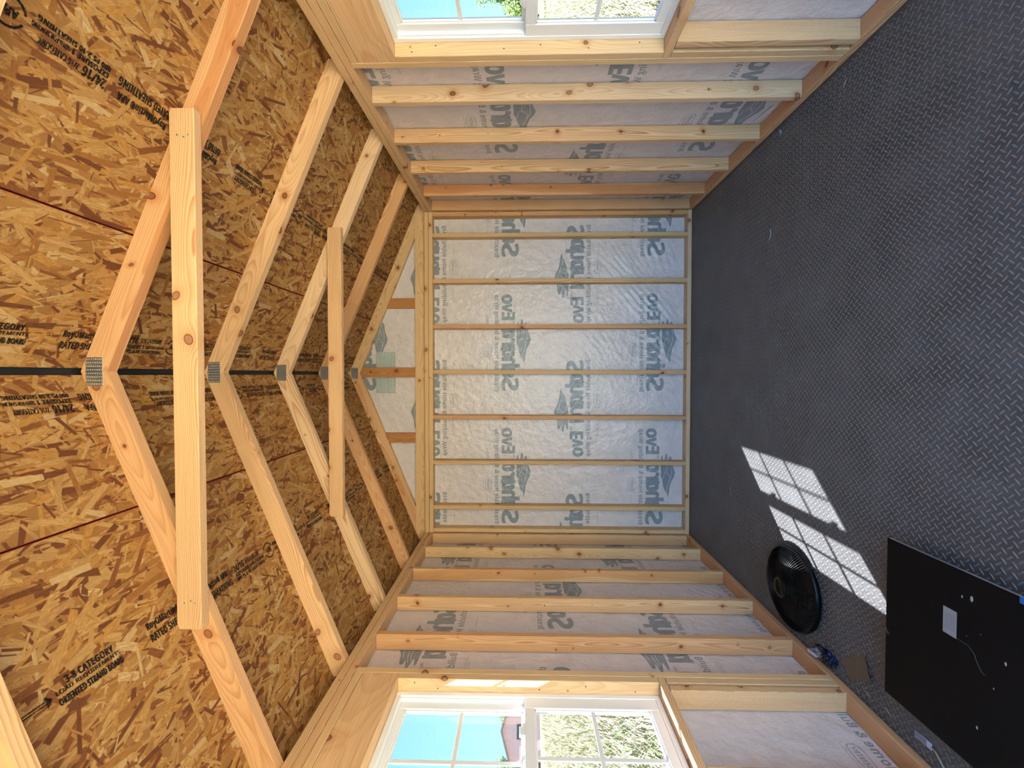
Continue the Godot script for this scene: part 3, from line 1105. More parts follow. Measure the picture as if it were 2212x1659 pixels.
func build_window(called: String, s: float) -> void:
	var w := structure(called)
	# o is the distance outwards from the inner stud face
	var part := func(n: String, par: Node, o0: float, o1: float, y0: float, y1: float, z0: float, z1: float, mat: Material, ch: float) -> MeshInstance3D:
		var a := Vector3(minf(s * (WALL + o0), s * (WALL + o1)), y0, z0)
		var b := Vector3(maxf(s * (WALL + o0), s * (WALL + o1)), y1, z1)
		return obj(n, bevel_mesh(a, b, ch), mat, par)
	var f := 0.95
	for q in [["jamb", WY0, WY1, WZ0, WZ0 + f], ["jamb", WY0, WY1, WZ1 - f, WZ1], ["sill", WY0, WY0 + f, WZ0 + f, WZ1 - f], ["head", WY1 - f, WY1, WZ0 + f, WZ1 - f]]:
		part.call("frame_" + q[0], w, 2.4, 5.2, q[1], q[2], q[3], q[4], M.vinyl, 0.06)
	# stepped track seen inside the frame of the upper sash
	for q in [[58.4, WY1 - f, WZ0 + f, WZ0 + f + 0.35], [58.4, WY1 - f, WZ1 - f - 0.35, WZ1 - f]]:
		part.call("track", w, 2.75, 3.1, q[0], q[1], q[2], q[3], M.vinyl, 0.04)
	# exterior casing
	for q in [[WY0 - 3.5, WY1 + 3.5, WZ0 - 3.5, WZ0], [WY0 - 3.5, WY1 + 3.5, WZ1, WZ1 + 3.5], [WY1, WY1 + 3.5, WZ0, WZ1], [WY0 - 3.5, WY0, WZ0, WZ1]]:
		part.call("casing", w, 4.55, 5.6, q[0], q[1], q[2], q[3], M.trim, 0.05)
	# sashes: o range, y range, z range, rail widths (bottom, top, stile)
	var sashes := [["upper_sash", 3.65, 4.75, 57.0, WY1 - f, WZ0 + f, WZ1 - f, 1.5, 1.0, 1.6, 69.3, 4.2], ["lower_sash", 2.5, 3.6, WY0 + f, 58.2, WZ0 + f, WZ1 - f, 1.6, 1.75, 2.45, 46.3, 3.05]]
	for q in sashes:
		var sash := Node3D.new()
		sash.name = q[0]
		w.add_child(sash)
		var yb: float = q[3] + q[7]
		var yt: float = q[4] - q[8]
		var za: float = q[5] + q[9]
		var zb: float = q[6] - q[9]
		part.call("stile", sash, q[1], q[2], q[3], q[4], q[5], za, M.vinyl, 0.07)
		part.call("stile", sash, q[1], q[2], q[3], q[4], zb, q[6], M.vinyl, 0.07)
		part.call("rail", sash, q[1], q[2], q[3], yb, za, zb, M.vinyl, 0.07)
		part.call("rail", sash, q[1], q[2], yt, q[4], za, zb, M.vinyl, 0.07)
		# glazing bead
		for e in [[yb, yb + 0.28, za, zb], [yt - 0.28, yt, za, zb], [yb, yt, za, za + 0.28], [yb, yt, zb - 0.28, zb]]:
			part.call("glazing_bead", sash, q[11] - 0.3, q[11] + 0.3, e[0], e[1], e[2], e[3], M.vinyl, 0.05)
		var st := new_st()
		var gx: float = s * (WALL + q[11])
		face(st, [v(gx, yb, za), v(gx, yt, za), v(gx, yt, zb), v(gx, yb, zb)], [Vector2(0, 0), Vector2(0, 1), Vector2(1, 1), Vector2(1, 0)], Vector3(-s, 0, 0))
		obj("pane", done(st), M.glass, sash)
		var zl := (zb - za) / 3.0
		for k in [1, 2]:
			part.call("muntin", sash, q[11] - 0.2, q[11] - 0.02, yb, yt, za + zl * k - 0.36, za + zl * k + 0.36, M.vinyl, 0.04)
		part.call("muntin", sash, q[11] - 0.22, q[11] - 0.03, q[10] - 0.36, q[10] + 0.36, za, zb, M.vinyl, 0.04)
	for z in [WZ0 + 8.0, WZ1 - 8.0]:
		part.call("sash_lock", w, 2.5, 3.5, 58.2, 58.75, z - 1.3, z + 1.3, M.vinyl, 0.12)
		part.call("lock_lever", w, 2.2, 2.9, 58.75, 59.1, z - 0.3, z + 1.5, M.vinyl, 0.1)


# ---------------------------------------------------------------- trusses

func gusset(parent: Node, z: float, back: bool = false) -> void:
	var st := new_st()
	bevel_box(st, Vector3(-2.0, 117.6, z), Vector3(2.0, 120.05, z + 0.05), 0.012)
	# punched teeth: rows of small raised tongues
	for r in 8:
		for c in 9:
			var x := -1.75 + r * 0.5
			var y := 117.78 + c * 0.26
			if r % 2 == 1:
				y += 0.06
			bevel_box(st, Vector3(x - 0.10, y - 0.035, z + 0.045), Vector3(x + 0.10, y + 0.035, z + 0.085), 0.01)
	obj("gusset_plate", done(st), M.steel, parent)

func build_trusses() -> void:
	var spots := [
		[118.0, "roof truss nearest the camera, one knotty rafter showing at the lower eave", false, [1, 4], [1, 1]],
		[94.0, "roof truss with the longest, nearest collar tie across it", true, [8, 1], [2, 2]],
		[70.0, "roof truss without collar tie, between the two with collar ties", false, [1, 6], [1, 1]],
		[46.0, "roof truss with the shorter-looking, farther collar tie and a scarred pale rafter", true, [5, 7], [0, 0]],
		[22.0, "reddish roof truss without collar tie, just in front of the gable end", false, [6, 1], [2, 2]]]
	var n := 0
	for sp in spots:
		var z: float = sp[0]
		var t := thing("roof_truss", sp[1], "roof truss", v(0, 93.25, z), "roof trusses")
		var sh := v(0, -93.25, -z)
		for s in [1.0, -1.0]:
			var poly := [Vector2(0, RIDGE), Vector2(s * 59.9, roof_y(59.9)), Vector2(s * 59.9, 93.25), Vector2(s * 57.0, 93.25), Vector2(0, 117.0)]
			var k := 0 if s > 0 else 1
			obj("rafter", prism(poly, z - 1.5, z, Vector2(s, -SL).normalized(), rng.randf()), wood(sp[3][k], sp[4][k]), t, Transform3D(Basis.IDENTITY, sh))
		var gp := Node3D.new()
		gusset(t, z)
		t.get_child(t.get_child_count() - 1).position = sh
		if sp[2]:
			var tie := stick("collar_tie", t, Vector3(-35.6, 102.9, z + 0.09), Vector3(35.5, 106.4, z + 1.59), 6 if z > 90 else 3, 1)
			tie.position += sh
			for s in [-1.0, 1.0]:
				for q in [[31.9, 103.7], [31.6, 104.3], [31.9, 105.2]]:
					var st := new_st()
					lathe(st, [Vector2(0.0, 0.03), Vector2(0.1, 0.025), Vector2(0.12, 0.0)], 8, Vector3.ZERO)
					obj("nail_head", done(st), M.steel, t, Transform3D(Basis(Vector3.RIGHT, PI / 2.0), v(s * q[0], q[1], z + 1.59) + sh))
		n += 1
	# gable end truss on the back wall
	var g := thing("roof_truss", "gable end truss with bottom chord and three upright webs on the back wall", "roof truss", v(0, 93.25, -2), "roof trusses")
	var gs := Transform3D(Basis.IDENTITY, v(0, -93.25, 2))
	for s in [1.0, -1.0]:
		var poly := [Vector2(0, RIDGE), Vector2(s * 57.35, 96.9), Vector2(s * 48.24, 96.9), Vector2(0, 117.0)]
		obj("rafter", prism(poly, -3.4, -2.0, Vector2(s, -SL).normalized(), rng.randf()), wood(1 if s > 0 else 2, 3 if s > 0 else 1), g, gs)
	var ch := [Vector2(-59.9, 93.3), Vector2(59.9, 93.3), Vector2(59.9, 95.8), Vector2(57.35, 96.9), Vector2(-57.35, 96.9), Vector2(-59.9, 95.8)]
	obj("bottom_chord", prism(ch, -3.4, -2.0, Vector2(1, 0), 0.2), wood(5, 3), g, gs)
	for x in [25.0, 0.3, -23.2]:
		var top := 117.0 - SL * absf(absf(x) + (1.75 if absf(x) > 2.0 else 0.0))
		var tl := 117.0 - SL * absf(x - 1.75)
		var tr := 117.0 - SL * absf(x + 1.75)
		var poly := [Vector2(x - 1.75, 96.9), Vector2(x + 1.75, 96.9), Vector2(x + 1.75, tr), Vector2(x - 1.75, tl)]
		if absf(x) < 2.0:
			poly = [Vector2(x - 1.75, 96.9), Vector2(x + 1.75, 96.9), Vector2(x + 1.75, tr), Vector2(0, 117.0), Vector2(x - 1.75, tl)]
		obj("web", prism(poly, -3.4, -2.0, Vector2(0, 1), rng.randf()), wood(6 if x > 20 else 1, 4), g, gs)
	gusset(g, -2.0)
	g.get_child(g.get_child_count() - 1).position = v(0, -93.25, 2)
	# ribbed plastic vent behind the middle web
	var vt := thing("gable_vent", "ribbed clear plastic gable vent behind the middle web of the gable", "vent", v(0.3, 104.7, -3.55))
	var clear := plain(Color8(168, 178, 176), 0.15)
	for side in [[-7.3, -0.2], [0.2, 7.3]]:
		var st := new_st()
		st.set_smooth_group(1)
		var rows := 60
		for k in rows:
			var y0 := 6.7 * k / rows
			var y1 := 6.7 * (k + 1) / rows
			var d0 := 0.16 + 0.16 * cos(y0 / 6.7 * TAU * 13.0)
			var d1 := 0.16 + 0.16 * cos(y1 / 6.7 * TAU * 13.0)
			face(st, [v(side[0], y0, d0), v(side[1], y0, d0), v(side[1], y1, d1), v(side[0], y1, d1)], [Vector2.ZERO, Vector2.RIGHT, Vector2.ONE, Vector2.DOWN], Vector3(0, 0, 1))
		obj("ribbed_panel", done(st), clear, vt)
		st = new_st()
		bevel_box(st, Vector3(side[0], -0.15, -0.05), Vector3(side[1], 0.1, 0.22), 0.03)
		bevel_box(st, Vector3(side[0], 6.6, -0.05), Vector3(side[1], 6.85, 0.22), 0.03)
		var e: float = side[0] if side[0] < -1.0 else side[1]
		bevel_box(st, Vector3(e - 0.12, -0.15, -0.05), Vector3(e + 0.12, 6.85, 0.22), 0.03)
		obj("vent_rim", done(st), clear, vt)


# ---------------------------------------------------------------- outside

func scatter(parent: Node, called: String, mesh: Mesh, mat: Material, at: Array, cols: Array = []) -> MultiMeshInstance3D:
	var mm := MultiMesh.new()
	mm.transform_format = MultiMesh.TRANSFORM_3D
	mm.use_colors = cols.size() > 0
	mm.mesh = mesh
	mm.instance_count = at.size()
	for k in at.size():
		mm.set_instance_transform(k, at[k])
		if cols.size() > 0:
			mm.set_instance_color(k, cols[k])
	var mi := MultiMeshInstance3D.new()
	mi.name = called
	mi.multimesh = mm
	mi.material_override = mat
	parent.add_child(mi)
	return mi

func build_outside() -> void:
	var gr := structure("ground")
	var st := new_st()
	add_box(st, Vector3(-160, -0.6, -160), Vector3(160, -0.32, 160))
	var gm := plain(Color8(158, 146, 112), 0.95)
	var gn := NoiseTexture2D.new()
	gn.width = 1024
	gn.height = 1024
	gn.seamless = true
	gn.noise = noise(91, 0.02, 5)
	var rp := Gradient.new()
	rp.set_color(0, Color(0.62, 0.62, 0.52))
	rp.set_color(1, Color(1.0, 1.0, 1.0))
	gn.color_ramp = rp
	gm.albedo_texture = gn
	gm.uv1_triplanar = true
	gm.uv1_world_triplanar = true
	gm.uv1_scale = Vector3.ONE * 0.12
	obj("soil", done(st), gm, gr)
	# dry grass by both side walls
	var tuft := new_st()
	for k in 9:
		var g := TAU * k / 9.0 + 0.3 * (k % 3)
		var lean := 0.05 + 0.05 * (k % 3)
		var hgt := 0.14 + 0.05 * ((k * 7) % 4)
		var r := Vector3(cos(g), 0, sin(g))
		var sd := Vector3(-sin(g), 0, cos(g)) * 0.006
		var b0 := r * 0.02
		var b1 := r * (0.02 + lean * 0.5) + Vector3(0, hgt * 0.6, 0)
		var b2 := r * (0.02 + lean * 1.4) + Vector3(0, hgt, 0)
		face(tuft, [b0 - sd, b0 + sd, b1 + sd, b1 - sd], [Vector2.ZERO, Vector2.ZERO, Vector2.ZERO, Vector2.ZERO], r)
		face(tuft, [b1 - sd, b1 + sd, b2], [Vector2.ZERO, Vector2.ZERO, Vector2.ZERO], r)
	var tmesh := done(tuft)
	var at := []
	var cols := []
	var rr := RandomNumberGenerator.new()
	rr.seed = 5
	for n in 22000:
		var s := -1.0 if rr.randf() < 0.5 else 1.0
		var dist := 1.7 + 26.0 * pow(rr.randf(), 1.7)
		var x := s * dist
		var z := rr.randf_range(-1.0, 3.2) - dist * rr.randf_range(-0.15, 1.25)
		var sc := rr.randf_range(0.7, 1.6)
		at.append(Transform3D(Basis(Vector3.UP, rr.randf() * TAU).scaled(Vector3(sc, sc * rr.randf_range(0.6, 1.2), sc)), Vector3(x, -0.33, z)))
		var c := Color(0.27, 0.235, 0.135).lerp(Color(0.46, 0.42, 0.29), rr.randf())
		var green := 0.75 if (s > 0 and Vector2(x - 3.9, z - 1.0).length() < 1.1) else 0.12
		if rr.randf() < green:
			c = Color(0.14, 0.24, 0.06).lerp(Color(0.25, 0.36, 0.11), rr.randf())
		cols.append(c)
	var gmat := plain(Color.WHITE, 0.9)
	gmat.vertex_color_use_as_albedo = true
	var grass := scatter(self, "dry_grass", tmesh, gmat, at, cols)
	grass.set_meta("kind", "stuff")
	grass.set_meta("label", "pale dry grass covering the ground outside both windows")
	grass.set_meta("category", "grass")
	# trees beyond the right window and the left window
	tree("broadleaf_tree", "green broadleaf tree outside the window at the top of the photograph", Vector3(29.6, -0.32, -30.0), 5.6, 6.0, 11)
	tree("broadleaf_tree", "small pale green tree beside the larger tree outside the top window", Vector3(28.0, -0.32, -31.6), 4.3, 2.6, 12)
	tree("broadleaf_tree", "tree with a broad crown rising behind the pink house", Vector3(-47.0, -0.32, -46.0), 5.0, 8.5, 13)
	tree("broadleaf_tree", "green tree standing beside the pink house, nearer the back wall", Vector3(-40.4, -0.32, -48.6), 5.0, 4.0, 14)
	# house far out through the left window
	var hs := thing("house", "pink rendered house with grey roof far outside the bottom window", "house", Vector3(-38.4, -0.32, -42.4))
	hs.rotation.y = 0.7
	var pink := plain(Color8(222, 186, 190), 0.8)
	var slate := plain(Color8(128, 116, 134), 0.7)
	var glassy := plain(Color8(70, 78, 84), 0.2)
	for q in [[0.0, 4.6, 3.0], [-6.2, 5.0, 2.6]]:
		var x: float = q[0]
		var ww: float = q[1]
		var hh: float = q[2]
		var ws := new_st()
		add_box(ws, Vector3(x - ww * 0.5, 0, -4), Vector3(x + ww * 0.5, hh, 4))
		obj("house_wall", done(ws), pink, hs)
		var gp := prism([Vector2(x - ww * 0.5, hh) / I, Vector2(x + ww * 0.5, hh) / I, Vector2(x, hh + 0.8) / I], 3.7 / I, 4.0 / I, Vector2(0, 1), 0.0)
		obj("gable", gp, pink, hs)
		for s in [-1.0, 1.0]:
			var rp2 := prism([Vector2(x, hh + 0.82) / I, Vector2(x + s * (ww * 0.5 + 0.4), hh - 0.12) / I, Vector2(x + s * (ww * 0.5 + 0.4), hh + 0.03) / I, Vector2(x, hh + 0.98) / I], -4.3 / I, 4.3 / I, Vector2(1, 0), 0.0)
			obj("roof_slope", rp2, slate, hs)
		var wn := new_st()
		add_box(wn, Vector3(x - 0.6, 1.0, 3.95), Vector3(x + 0.6, 2.3, 4.06))
		obj("house_window", done(wn), glassy, hs)

func tree(called: String, label: String, at: Vector3, height: float, width: float, sd: int) -> void:
	var t := thing(called, label, "tree", at)
	var r := RandomNumberGenerator.new()
	r.seed = sd
	var st := new_st()
	var path := [Vector3(0, 0, 0), Vector3(0.05, height * 0.3, 0.02), Vector3(0.0, height * 0.6, 0.05)]
	for k in path.size():
		path[k] /= I
	tube(st, path, height * 0.025 / I, 7)
	obj("trunk", done(st), plain(Color8(106, 88, 66), 0.9), t)
	var leaf := new_st()
	var k := height * 0.013
	face(leaf, [Vector3(0, 0, 0), Vector3(k, 0.15 * k, k * 1.2), Vector3(0, 0, k * 2.6), Vector3(-k, 0.15 * k, k * 1.2)], [Vector2.ZERO, Vector2.ZERO, Vector2.ZERO, Vector2.ZERO], Vector3.UP)
	var lm := done(leaf)
	var clumps := []
	for n in 26:
		var g := r.randf() * TAU
		var yy := r.randf_range(0.22, 0.92)
		var rad := width * 0.5 * sin(PI * clampf(yy * 0.95, 0.0, 1.0)) * sqrt(r.randf())
		clumps.append([Vector3(cos(g) * rad, height * yy, sin(g) * rad), height * r.randf_range(0.08, 0.15)])
	var xf := []
	var cols := []
	for n in 8000:
		var c = clumps[r.randi() % clumps.size()]
		var d: Vector3 = Vector3(r.randfn(), r.randfn(), r.randfn()).normalized() * c[1] * pow(r.randf(), 0.4)
		xf.append(Transform3D(Basis(Vector3(r.randfn(), r.randfn(), r.randfn()).normalized(), r.randf() * TAU), c[0] + d))
		cols.append(Color(0.14, 0.27, 0.07).lerp(Color(0.34, 0.46, 0.15), r.randf()))
	var m := plain(Color.WHITE, 0.7)
	m.vertex_color_use_as_albedo = true
	var fo := scatter(t, "foliage", lm, m, xf, cols)
	fo.set_meta("kind", "stuff")


# ---------------------------------------------------------------- things on the floor

func build_floor_things() -> void:
	build_fan()
	build_panel()
	build_litter()

func build_fan() -> void:
	var f := thing("fan", "round black fan head lying face up on the floor by the sunlit patch", "fan", v(-46.0, 0, 59.8))
	var blk := plain(Color8(8, 8, 9), 0.34)
	blk.metallic_specular = 0.3
	var st := new_st()
	lathe(st, [Vector2(7.6, 0.05), Vector2(8.3, 0.0), Vector2(8.75, 0.35), Vector2(8.8, 0.9), Vector2(8.6, 1.35), Vector2(8.35, 1.45), Vector2(8.2, 1.3), Vector2(8.1, 0.7), Vector2(7.6, 0.05)], 72, Vector3.ZERO)
	obj("rim", done(st), blk, f)
	st = new_st()
	lathe(st, [Vector2(0.0, 0.1), Vector2(7.9, 0.1), Vector2(7.9, 0.25), Vector2(0.0, 0.3)], 48, Vector3.ZERO)
	obj("back_shell", done(st), plain(Color8(10, 10, 10), 0.6), f)
	var dome := func(r: float) -> float:
		var k := clampf((r - 1.9) / 6.4, 0.0, 1.0)
		return 3.45 - 0.35 * k - 1.75 * k * k * k
	st = new_st()
	for n in 96:
		var g := TAU * n / 96.0
		var path := []
		for q in 8:
			var r := lerpf(1.9, 8.3, q / 7.0)
			path.append(Vector3(r * cos(g), dome.call(r), r * sin(g)))
		tube(st, path, 0.055, 4)
	for r in [3.4, 5.4, 7.2]:
		var ring := []
		for n in 60:
			ring.append(Vector3(r * cos(TAU * n / 60.0), dome.call(r) - 0.1, r * sin(TAU * n / 60.0)))
		tube(st, ring, 0.07, 5, true)
	obj("grille", done(st), blk, f)
	st = new_st()
	lathe(st, [Vector2(0.0, 3.2), Vector2(1.6, 3.25), Vector2(1.8, 3.5), Vector2(2.05, 3.6), Vector2(2.2, 3.45), Vector2(2.15, 3.2), Vector2(0.0, 3.05)], 40, Vector3.ZERO)
	var hub := obj("hub_cap", done(st), blk, f)
	st = new_st()
	lathe(st, [Vector2(1.66, 3.40), Vector2(1.82, 3.56), Vector2(1.92, 3.58), Vector2(1.80, 3.48)], 40, Vector3.ZERO)
	obj("badge_ring", done(st), plain(Color8(74, 66, 40), 0.4, 0.5), hub)
	for n in 4:
		var g := TAU * n / 4.0
		st = new_st()
		st.set_smooth_group(1)
		for q in 6:
			var pts := []
			for e in [q, q + 1]:
				var r := lerpf(1.4, 7.0, e / 6.0)
				var wd := 0.5 + 0.10 * r
				for sgn in [-1.0, 1.0]:
					var a: float = g + sgn * wd / maxf(r, 2.0)
					pts.append(v(r * cos(a), 1.1 + sgn * 0.45, r * sin(a)))
			face(st, [pts[0], pts[1], pts[3], pts[2]], [Vector2.ZERO, Vector2.ZERO, Vector2.ZERO, Vector2.ZERO], Vector3.UP)
		obj("blade", done(st), plain(Color8(18, 18, 19), 0.4), f)

func build_panel() -> void:
	var p := thing("black_panel", "black rectangular panel raised just off the floor at the right edge", "panel", v(-37.5, 0, 100.0))
	var blk := plain(Color8(13, 13, 14), 0.5)
	blk.metallic_specular = 0.22
	obj("panel_sheet", bevel_mesh(Vector3(-12.0, 1.9, -14.2), Vector3(12.0, 2.3, 33.8), 0.05), blk, p)
	var edge := plain(Color8(120, 120, 126), 0.5)  # side strip in a paler grey than the black sheet
	obj("pale_edge", bevel_mesh(Vector3(12.0, 1.92, -13.9), Vector3(12.06, 2.27, 33.5), 0.02), edge, p)
	for z in [-9.0, 28.0]:
		stick("batten", p, Vector3(-9.0, 0.02, z), Vector3(7.0, 1.88, z + 1.5), 3, 2)
	# paper label, printed in fine grey lines
	var lab := plain(Color8(176, 178, 180), 0.7)
	var w := 160
	var h := 96
	var img := Image.create(w, h, false, Image.FORMAT_RGB8)
	img.fill(Color8(146, 148, 151))
	for y in range(12, h - 12, 5):
		var x := 30
		while x < w - 30:
			var ln := 4 + (x * 7 + y * 13) % 9
			img.fill_rect(Rect2i(x, y, mini(ln, w - 30 - x), 2), Color8(116, 118, 123))
			x += ln + 3
	var lm := StandardMaterial3D.new()
	lm.albedo_texture = ImageTexture.create_from_image(img)
	lm.roughness = 0.7
	var st := new_st()
	var y := 2.312
	face(st, [v(2.8, y, -3.2), v(6.3, y, -3.2), v(6.3, y, -5.05), v(2.8, y, -5.05)], [Vector2(0, 1), Vector2(1, 1), Vector2(1, 0), Vector2(0, 0)], Vector3.UP)
	obj("paper_label", done(st), lm, p)
	st = new_st()
	tube(st, [Vector3(3.0, 2.34, -3.2), Vector3(2.9, 2.36, -1.6), Vector3(2.3, 2.34, -0.9), Vector3(1.6, 2.35, -0.6), Vector3(0.7, 2.34, 0.0), Vector3(0.5, 2.34, 0.4)], 0.02, 5)
	obj("thread", done(st), plain(Color8(96, 98, 98), 0.7), p)
	var chip := plain(Color8(150, 146, 132), 0.8)
	for q in [[8.7, -2.6, 0.16], [9.0, -1.4, 0.30], [-0.4, 1.4, 0.10], [5.2, -0.2, 0.06], [3.4, 2.6, 0.20], [-6.6, -0.4, 0.18], [4.0, -1.9, 0.05], [-9.0, 4.0, 0.15]]:
		st = new_st()
		lathe(st, [Vector2(0.0, 0.05), Vector2(q[2] * 0.7, 0.04), Vector2(q[2], 0.0)], 7, Vector3.ZERO)
		obj("paint_chip", done(st), chip, p, Transform3D(Basis.IDENTITY.scaled(Vector3(1.3, 1, 0.7)), v(q[0], 2.31, q[1])))
	st = new_st()
	bevel_box(st, Vector3(11.3, 2.31, 3.9), Vector3(12.02, 2.36, 5.6), 0.01)
	obj("tape_tab", done(st), plain(Color8(26, 98, 178), 0.5), p)

func build_litter() -> void:
	# crumpled dark plastic bag against the left bottom plate
	var bag := thing("plastic_bag", "crumpled dark blue and clear plastic bag beside the fan", "plastic bag", v(-54.4, 0, 69.7))
	var st := new_st()
	st.set_smooth_group(1)
	var nz := noise(17, 0.6, 2)
	var nu := 40
	var nv := 20
	var at := func(a: int, b: int) -> Vector3:
		var g := TAU * (a % nu) / nu
		var e := PI * 0.5 * b / nv
		var d := Vector3(cos(g) * cos(e), sin(e), sin(g) * cos(e))
		var k := 1.0 + 0.5 * absf(nz.get_noise_3d(d.x * 2.2, d.y * 2.2, d.z * 2.2)) * 2.0 - 0.25
		return Vector3(d.x * 1.3 * k, 0.03 + d.y * 1.3 * k, d.z * 2.6 * k) * I
	for a in nu:
		for b in nv:
			face(st, [at.call(a, b), at.call(a + 1, b), at.call(a + 1, b + 1), at.call(a, b + 1)], [Vector2.ZERO, Vector2.ZERO, Vector2.ZERO, Vector2.ZERO], at.call(a, b) + Vector3(0, 0.01, 0))
	obj("bag_film", done(st), plain(Color8(26, 28, 38), 0.16), bag)
	for q in [["clear_film", Vector3(-0.2, 0.35, -0.9), Vector3(0.62, 0.85, 0.55), Color8(128, 126, 130)], ["blue_film", Vector3(0.2, -0.2, 1.5), Vector3(0.85, 0.7, 0.5), Color8(20, 26, 82)]]:
		st = new_st()
		st.set_smooth_group(1)
		for a in nu:
			for b in nv:
				var ps := []
				for e in [[a, b], [a + 1, b], [a + 1, b + 1], [a, b + 1]]:
					var p: Vector3 = at.call(e[0] + 11, e[1]) * q[2]
					p.y = maxf(p.y + q[1].y * I, 0.02 * I)
					ps.append(p + Vector3(q[1].x, 0, q[1].z) * I)
				face(st, ps, [Vector2.ZERO, Vector2.ZERO, Vector2.ZERO, Vector2.ZERO], ps[0] - q[1] * I + Vector3(0, 0.01, 0))
		obj(q[0], done(st), plain(q[3], 0.2), bag)
	var bx := thing("small_carton", "small white block standing between the bag and the left wall plate", "carton", v(-55.6, 0, 67.0))
	bx.rotation.y = 0.15
	obj("carton_body", bevel_mesh(Vector3(-0.35, 0.02, -1.2), Vector3(0.35, 1.25, 1.2), 0.05), plain(Color8(206, 198, 210), 0.6), bx)
	obj("carton_stripe", bevel_mesh(Vector3(0.33, 0.85, -1.2), Vector3(0.37, 1.2, 1.2), 0.01), plain(Color8(120, 126, 190), 0.6), bx)
	# scrap of brown paper
	st = new_st()
	st.set_smooth_group(1)
	var c := [Vector3(-52.4, 0, 73.9), Vector3(-48.3, 0, 79.0), Vector3(-51.6, 0, 80.7), Vector3(-55.0, 0, 75.7)]
	var nn := noise(55, 0.35, 2)
	var pp := func(u: float, t: float) -> Vector3:
		var q: Vector3 = c[0].lerp(c[1], u).lerp(c[3].lerp(c[2], u), t)
		q.y = 0.12 + 0.22 * absf(nn.get_noise_2d(q.x, q.z)) + 0.35 * pow(u, 4.0) * t
		return q - Vector3(-52.0, 0, 77.4)
	for a in 12:
		for b in 10:
			face(st, [pp.call(a / 12.0, b / 10.0) * I, pp.call((a + 1) / 12.0, b / 10.0) * I, pp.call((a + 1) / 12.0, (b + 1) / 10.0) * I, pp.call(a / 12.0, (b + 1) / 10.0) * I], [Vector2.ZERO, Vector2.ZERO, Vector2.ZERO, Vector2.ZERO], Vector3.UP)
	var scrap := thing("paper_scrap", "creased brown paper scrap on the floor beside the black panel", "paper", v(-52.0, 0, 77.4))
	obj("sheet", done(st), plain(Color8(104, 90, 74), 0.8), scrap)
	# clear plastic fork
	var fk := thing("plastic_fork", "clear plastic fork lying between the left wall and the panel", "fork", v(-53.6, 0.1, 91.0))
	var clear := plain(Color8(186, 196, 222), 0.12)
	clear.metallic_specular = 0.8
	for n in 4:
		st = new_st()
		var x := -0.40 + 0.27 * n
		tube(st, [Vector3(x, 0.30, -2.0), Vector3(x, 0.12, -1.2), Vector3(x, 0.08, -0.2)], 0.055, 5)
		obj("tine", done(st), clear, fk)
	st = new_st()
	bevel_box(st, Vector3(-0.48, 0.03, -0.3), Vector3(0.5, 0.14, 0.5), 0.04)
	obj("fork_head", done(st), clear, fk)
	st = new_st()
	tube(st, [Vector3(0.0, 0.1, 0.4), Vector3(-0.15, 0.16, 1.2), Vector3(-1.3, 0.22, 2.6), Vector3(-1.9, 0.2, 4.0)], 0.13, 6)
	obj("handle", done(st), plain(Color8(160, 148, 128), 0.25), fk)
	# slivers of wood
	var sl := [["pale wood sliver nearest the brown paper scrap", Vector3(-54.3, 0.1, 79.3), Vector3(-54.8, 0.1, 80.3)], ["pale wood sliver between the paper scrap and the fork", Vector3(-54.1, 0.1, 83.3), Vector3(-54.6, 0.1, 84.6)]]
	for q in sl:
		var t := thing("wood_sliver", q[0], "wood sliver", q[1] * I, "wood slivers on the floor")
		st = new_st()
		tube(st, [Vector3.ZERO, (q[2] - q[1]) * 0.5, q[2] - q[1]], 0.05, 4)
		obj("sliver", done(st), plain(Color8(206, 158, 104), 0.7), t)
	# dry leaf, blue tag, thread, tangle
	var lf := thing("dry_leaf", "curled pale dry leaf on the floor beside the upper wall", "leaf", v(52.5, 0.1, 72.1))
	st = new_st()
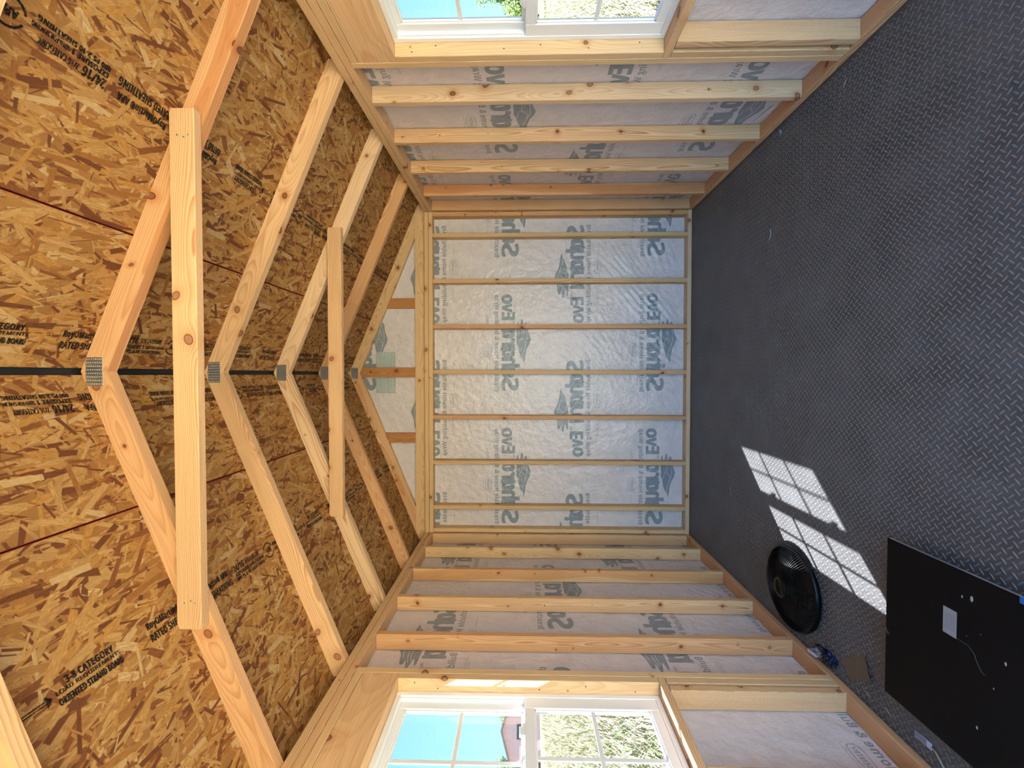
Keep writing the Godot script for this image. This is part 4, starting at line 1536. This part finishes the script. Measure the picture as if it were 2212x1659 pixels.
	for a in 6:
		var w0 := 0.32 * sin(PI * a / 6.0)
		var w1 := 0.32 * sin(PI * (a + 1) / 6.0)
		var z0 := -0.9 + 0.3 * a
		for s in [-1.0, 1.0]:
			face(st, [v(0, 0, z0), v(0, 0, z0 + 0.3), v(s * w1, 0.2 * w1, z0 + 0.3), v(s * w0, 0.2 * w0, z0)], [Vector2.ZERO, Vector2.ZERO, Vector2.ZERO, Vector2.ZERO], Vector3.UP)
	obj("blade", done(st), plain(Color8(150, 146, 128), 0.7), lf, Transform3D(Basis(Vector3.UP, 0.9), Vector3.ZERO))
	var tg := thing("plastic_tag", "torn light blue plastic tag on the floor by the upper wall", "plastic tag", v(54.4, 0.05, 52.2))
	st = new_st()
	face(st, [v(-0.3, 0.05, -0.5), v(0.4, 0.25, -0.2), v(0.3, 0.12, 0.6), v(-0.2, 0.05, 0.3)], [Vector2.ZERO, Vector2.ZERO, Vector2.ZERO, Vector2.ZERO], Vector3.UP)
	face(st, [v(0.3, 0.1, 0.5), v(0.9, 0.3, -0.3), v(0.6, 0.1, -0.7), v(0.3, 0.05, 0.0)], [Vector2.ZERO, Vector2.ZERO, Vector2.ZERO, Vector2.ZERO], Vector3.UP)
	obj("tag_film", done(st), plain(Color8(110, 160, 200), 0.4), tg)
	var th := thing("thread", "short curved pale blue thread on the open floor", "thread", v(32.6, 0.06, 48.6))
	st = new_st()
	tube(st, [Vector3(1.4, 0.05, -0.2), Vector3(0.8, 0.06, 0.1), Vector3(0.1, 0.08, 0.05), Vector3(-0.7, 0.05, -0.25), Vector3(-1.0, 0.04, -0.8)], 0.07, 5)
	obj("strand", done(st), plain(Color8(150, 184, 200), 0.6), th)
	var tn := thing("dry_tangle", "small tangle of dry stalks on the floor left of the sunlit patch", "plant debris", v(-33.4, 0.05, 30.6))
	st = new_st()
	var r := RandomNumberGenerator.new()
	r.seed = 9
	for n in 7:
		var p := Vector3(r.randf_range(-1.2, 1.2), 0.1, r.randf_range(-0.9, 0.9))
		var path := [p]
		for e in 4:
			p += Vector3(r.randf_range(-0.7, 0.7), r.randf_range(-0.05, 0.12), r.randf_range(-0.7, 0.7))
			p.y = clampf(p.y, 0.04, 0.4)
			path.append(p)
		tube(st, path, 0.045, 4)
	obj("stalks", done(st), plain(Color8(150, 138, 108), 0.8), tn)
